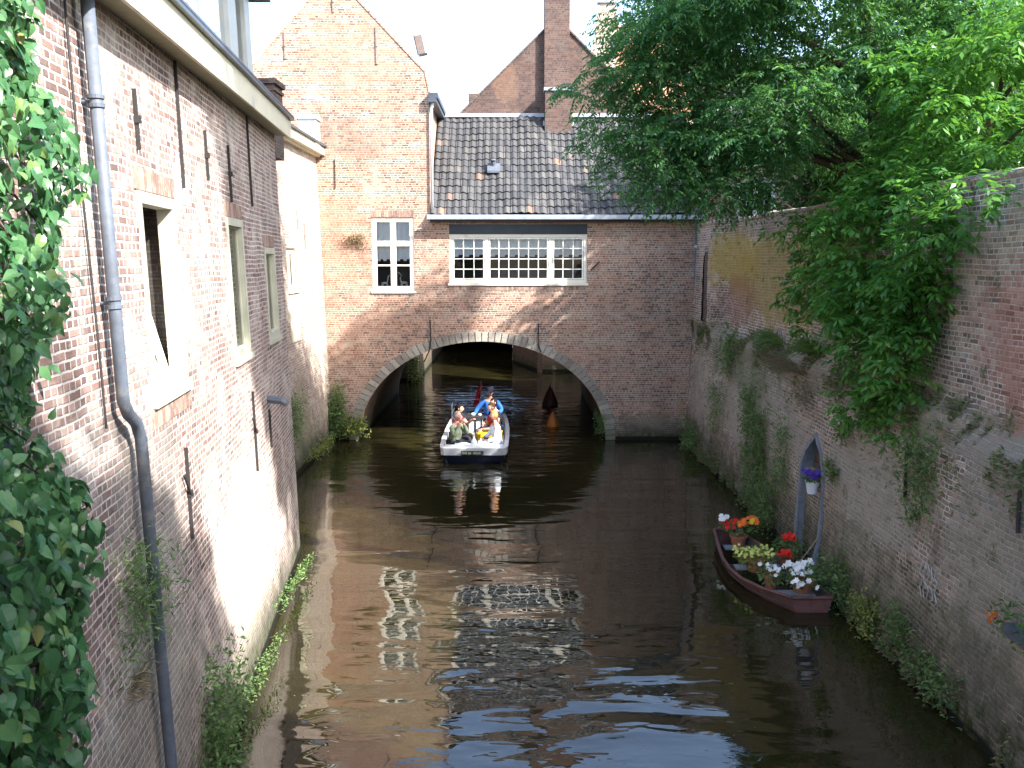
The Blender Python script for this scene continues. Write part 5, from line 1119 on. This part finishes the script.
mb = MB(); mb.grid(lambda i, j: (cx + .05 - .22 * (j / 8) * (i / 6) ** 1. + .03 * math.sin(i * 2.) - .05 * (i / 6), 28.93 + .05 * math.sin(i * 1.5 + j), 1.60 - .72 * j / 8 - .1 * i / 6), 7, 9); mb.build('cloth', [cloth('dark_red_cloth', (.28, .012, .02))], FG)
mb = MB(); mb.grid(lambda i, j: (cx + .08 + .12 * i / 3 * j / 5, 28.95, 1.1 - .3 * j / 5), 4, 6); mb.build('blue_stripe', cloth('blue_cloth', (.02, .05, .25)), FG)
BLACK = cloth('black_hair', (.012, .01, .01)); BROWNH = cloth('brown_hair', (.05, .028, .015)); BLOND = cloth('fair_hair', (.40, .20, .08)); GREYH = cloth('grey_hair', (.28, .26, .24))
JEANS = cloth('dark_jeans', (.02, .035, .075)); DARKT = cloth('dark_trousers', (.03, .03, .035))
person('balding man in a green jacket with hands raised to his face, left of the bow', (cx - .56, 24.75, .30), R(-128), cloth('grey_green_cloth', (.17, .20, .13)), DARKT, GREYH, 'skin', lean=.1,
       armL=[(-.24, .22, .32), (-.03, .26, .63)], armR=[(.24, .22, .32), (.05, .26, .63)], headyaw=R(5), bald=True, sleeves='long')
person('dark-haired passenger in a maroon top with bare arms reaching forward, left side of the boat', (cx - .60, 25.85, .32), R(-115), cloth('maroon_cloth', (.07, .02, .03)), DARKT, BLACK, 'skin', lean=.12,
       armL=[(-.2, .24, .38), (-.1, .42, .50)], armR=[(.25, .20, .30), (.16, .46, .24)], headyaw=R(15), sleeves='short')
person('skipper in a bright blue shirt and dark cap sitting high at the stern', (cx + .38, 27.6, .52), R(180), cloth('bright_blue_cloth', (.035, .13, .42)), JEANS, BROWNH, 'skin_dark', lean=.02,
       armL=[(-.30, .05, .30), (-.12, .28, .22)], armR=[(.34, .0, .34), (.44, .12, .14)], hat=cloth('dark_cap_cloth', (.015, .017, .03)), sleeves='long', scale=1.2)
person('passenger in a dark sleeveless top leaning with long dark hair, right side of the boat', (cx + .60, 26.7, .36), R(118), cloth('black_cloth', (.02, .02, .025)), JEANS, BLACK, 'skin', lean=.1,
       armL=[(-.26, .12, .28), (-.1, .36, .26)], headyaw=R(5), long_hair=True)
person('dark-haired passenger in a red shirt and yellow shorts behind the white-shirted passenger', (cx + .60, 25.95, .34), R(112), cloth('red_cloth', (.40, .03, .025)), cloth('yellow_cloth', (.65, .38, .02)), BROWNH, 'skin', lean=.16,
       armL=[(-.24, .16, .28), (-.10, .42, .26)], headyaw=R(10))
person('fair-haired passenger in a white long-sleeved shirt at the right of the bow', (cx + .66, 24.8, .30), R(104), cloth('white_cloth', (.78, .80, .84)), cloth('pale_trousers', (.45, .48, .55)), BLOND, 'skin', lean=.1,
       armL=[(-.25, .12, .26), (-.12, .32, .18)], headyaw=R(18), sleeves='long')

# ================================================================ BUOYS
def buoy(label, x, y, mat, s):
    t = thing('buoy', label, 'buoy', (x, y, 0), 'cone buoys floating under the arch')
    mb = MB(); mb.lathe([(.13 * s, -.18 * s), (.26 * s, -.02), (.27 * s, .06 * s), (.20 * s, .25 * s), (.09 * s, .50 * s), (.03 * s, .62 * s)], (x, y, 0), 18); mb.build('float', mat, t, smooth=True)
    mb = MB(); mb.tube([(x, y, .58 * s), (x, y, .68 * s)], .02 * s, 8); mb.tube([(x - .03, y, .68 * s), (x, y, .73 * s), (x + .03, y, .68 * s)], .008, 5); mb.build('eyelet', M['iron'], t)
buoy('dark red cone buoy floating farther inside the arch', 1.45, 34.0, M['buoy_dark'], 1.15)
buoy('orange cone buoy floating just inside the arch mouth', 1.36, 29.6, M['buoy_orange'], .78)
# small floating leaves and petals on the water
rs = np.random.RandomState(77); n = 90; p = np.stack([rs.uniform(-3.5, 5, n), rs.uniform(9, 27, n), np.full(n, .006)], 1); a = rs.rand(n) * 6.28; d = np.stack([np.cos(a), np.sin(a), np.zeros(n)], 1)
s_ = np.stack([-np.sin(a), np.cos(a), np.zeros(n)], 1); L = rs.uniform(.012, .03, (n, 1)); Q = np.stack([p, p + d * L * .5 + s_ * L * .3, p + d * L, p + d * L * .5 - s_ * L * .3 + np.array([0, 0, .003])], 1)
o = mesh_np('floating_petals', Q, 4, M['leafY']); tag(o, 'tiny pale leaves and petals scattered over the dark water', 'fallen leaves', kind='stuff')
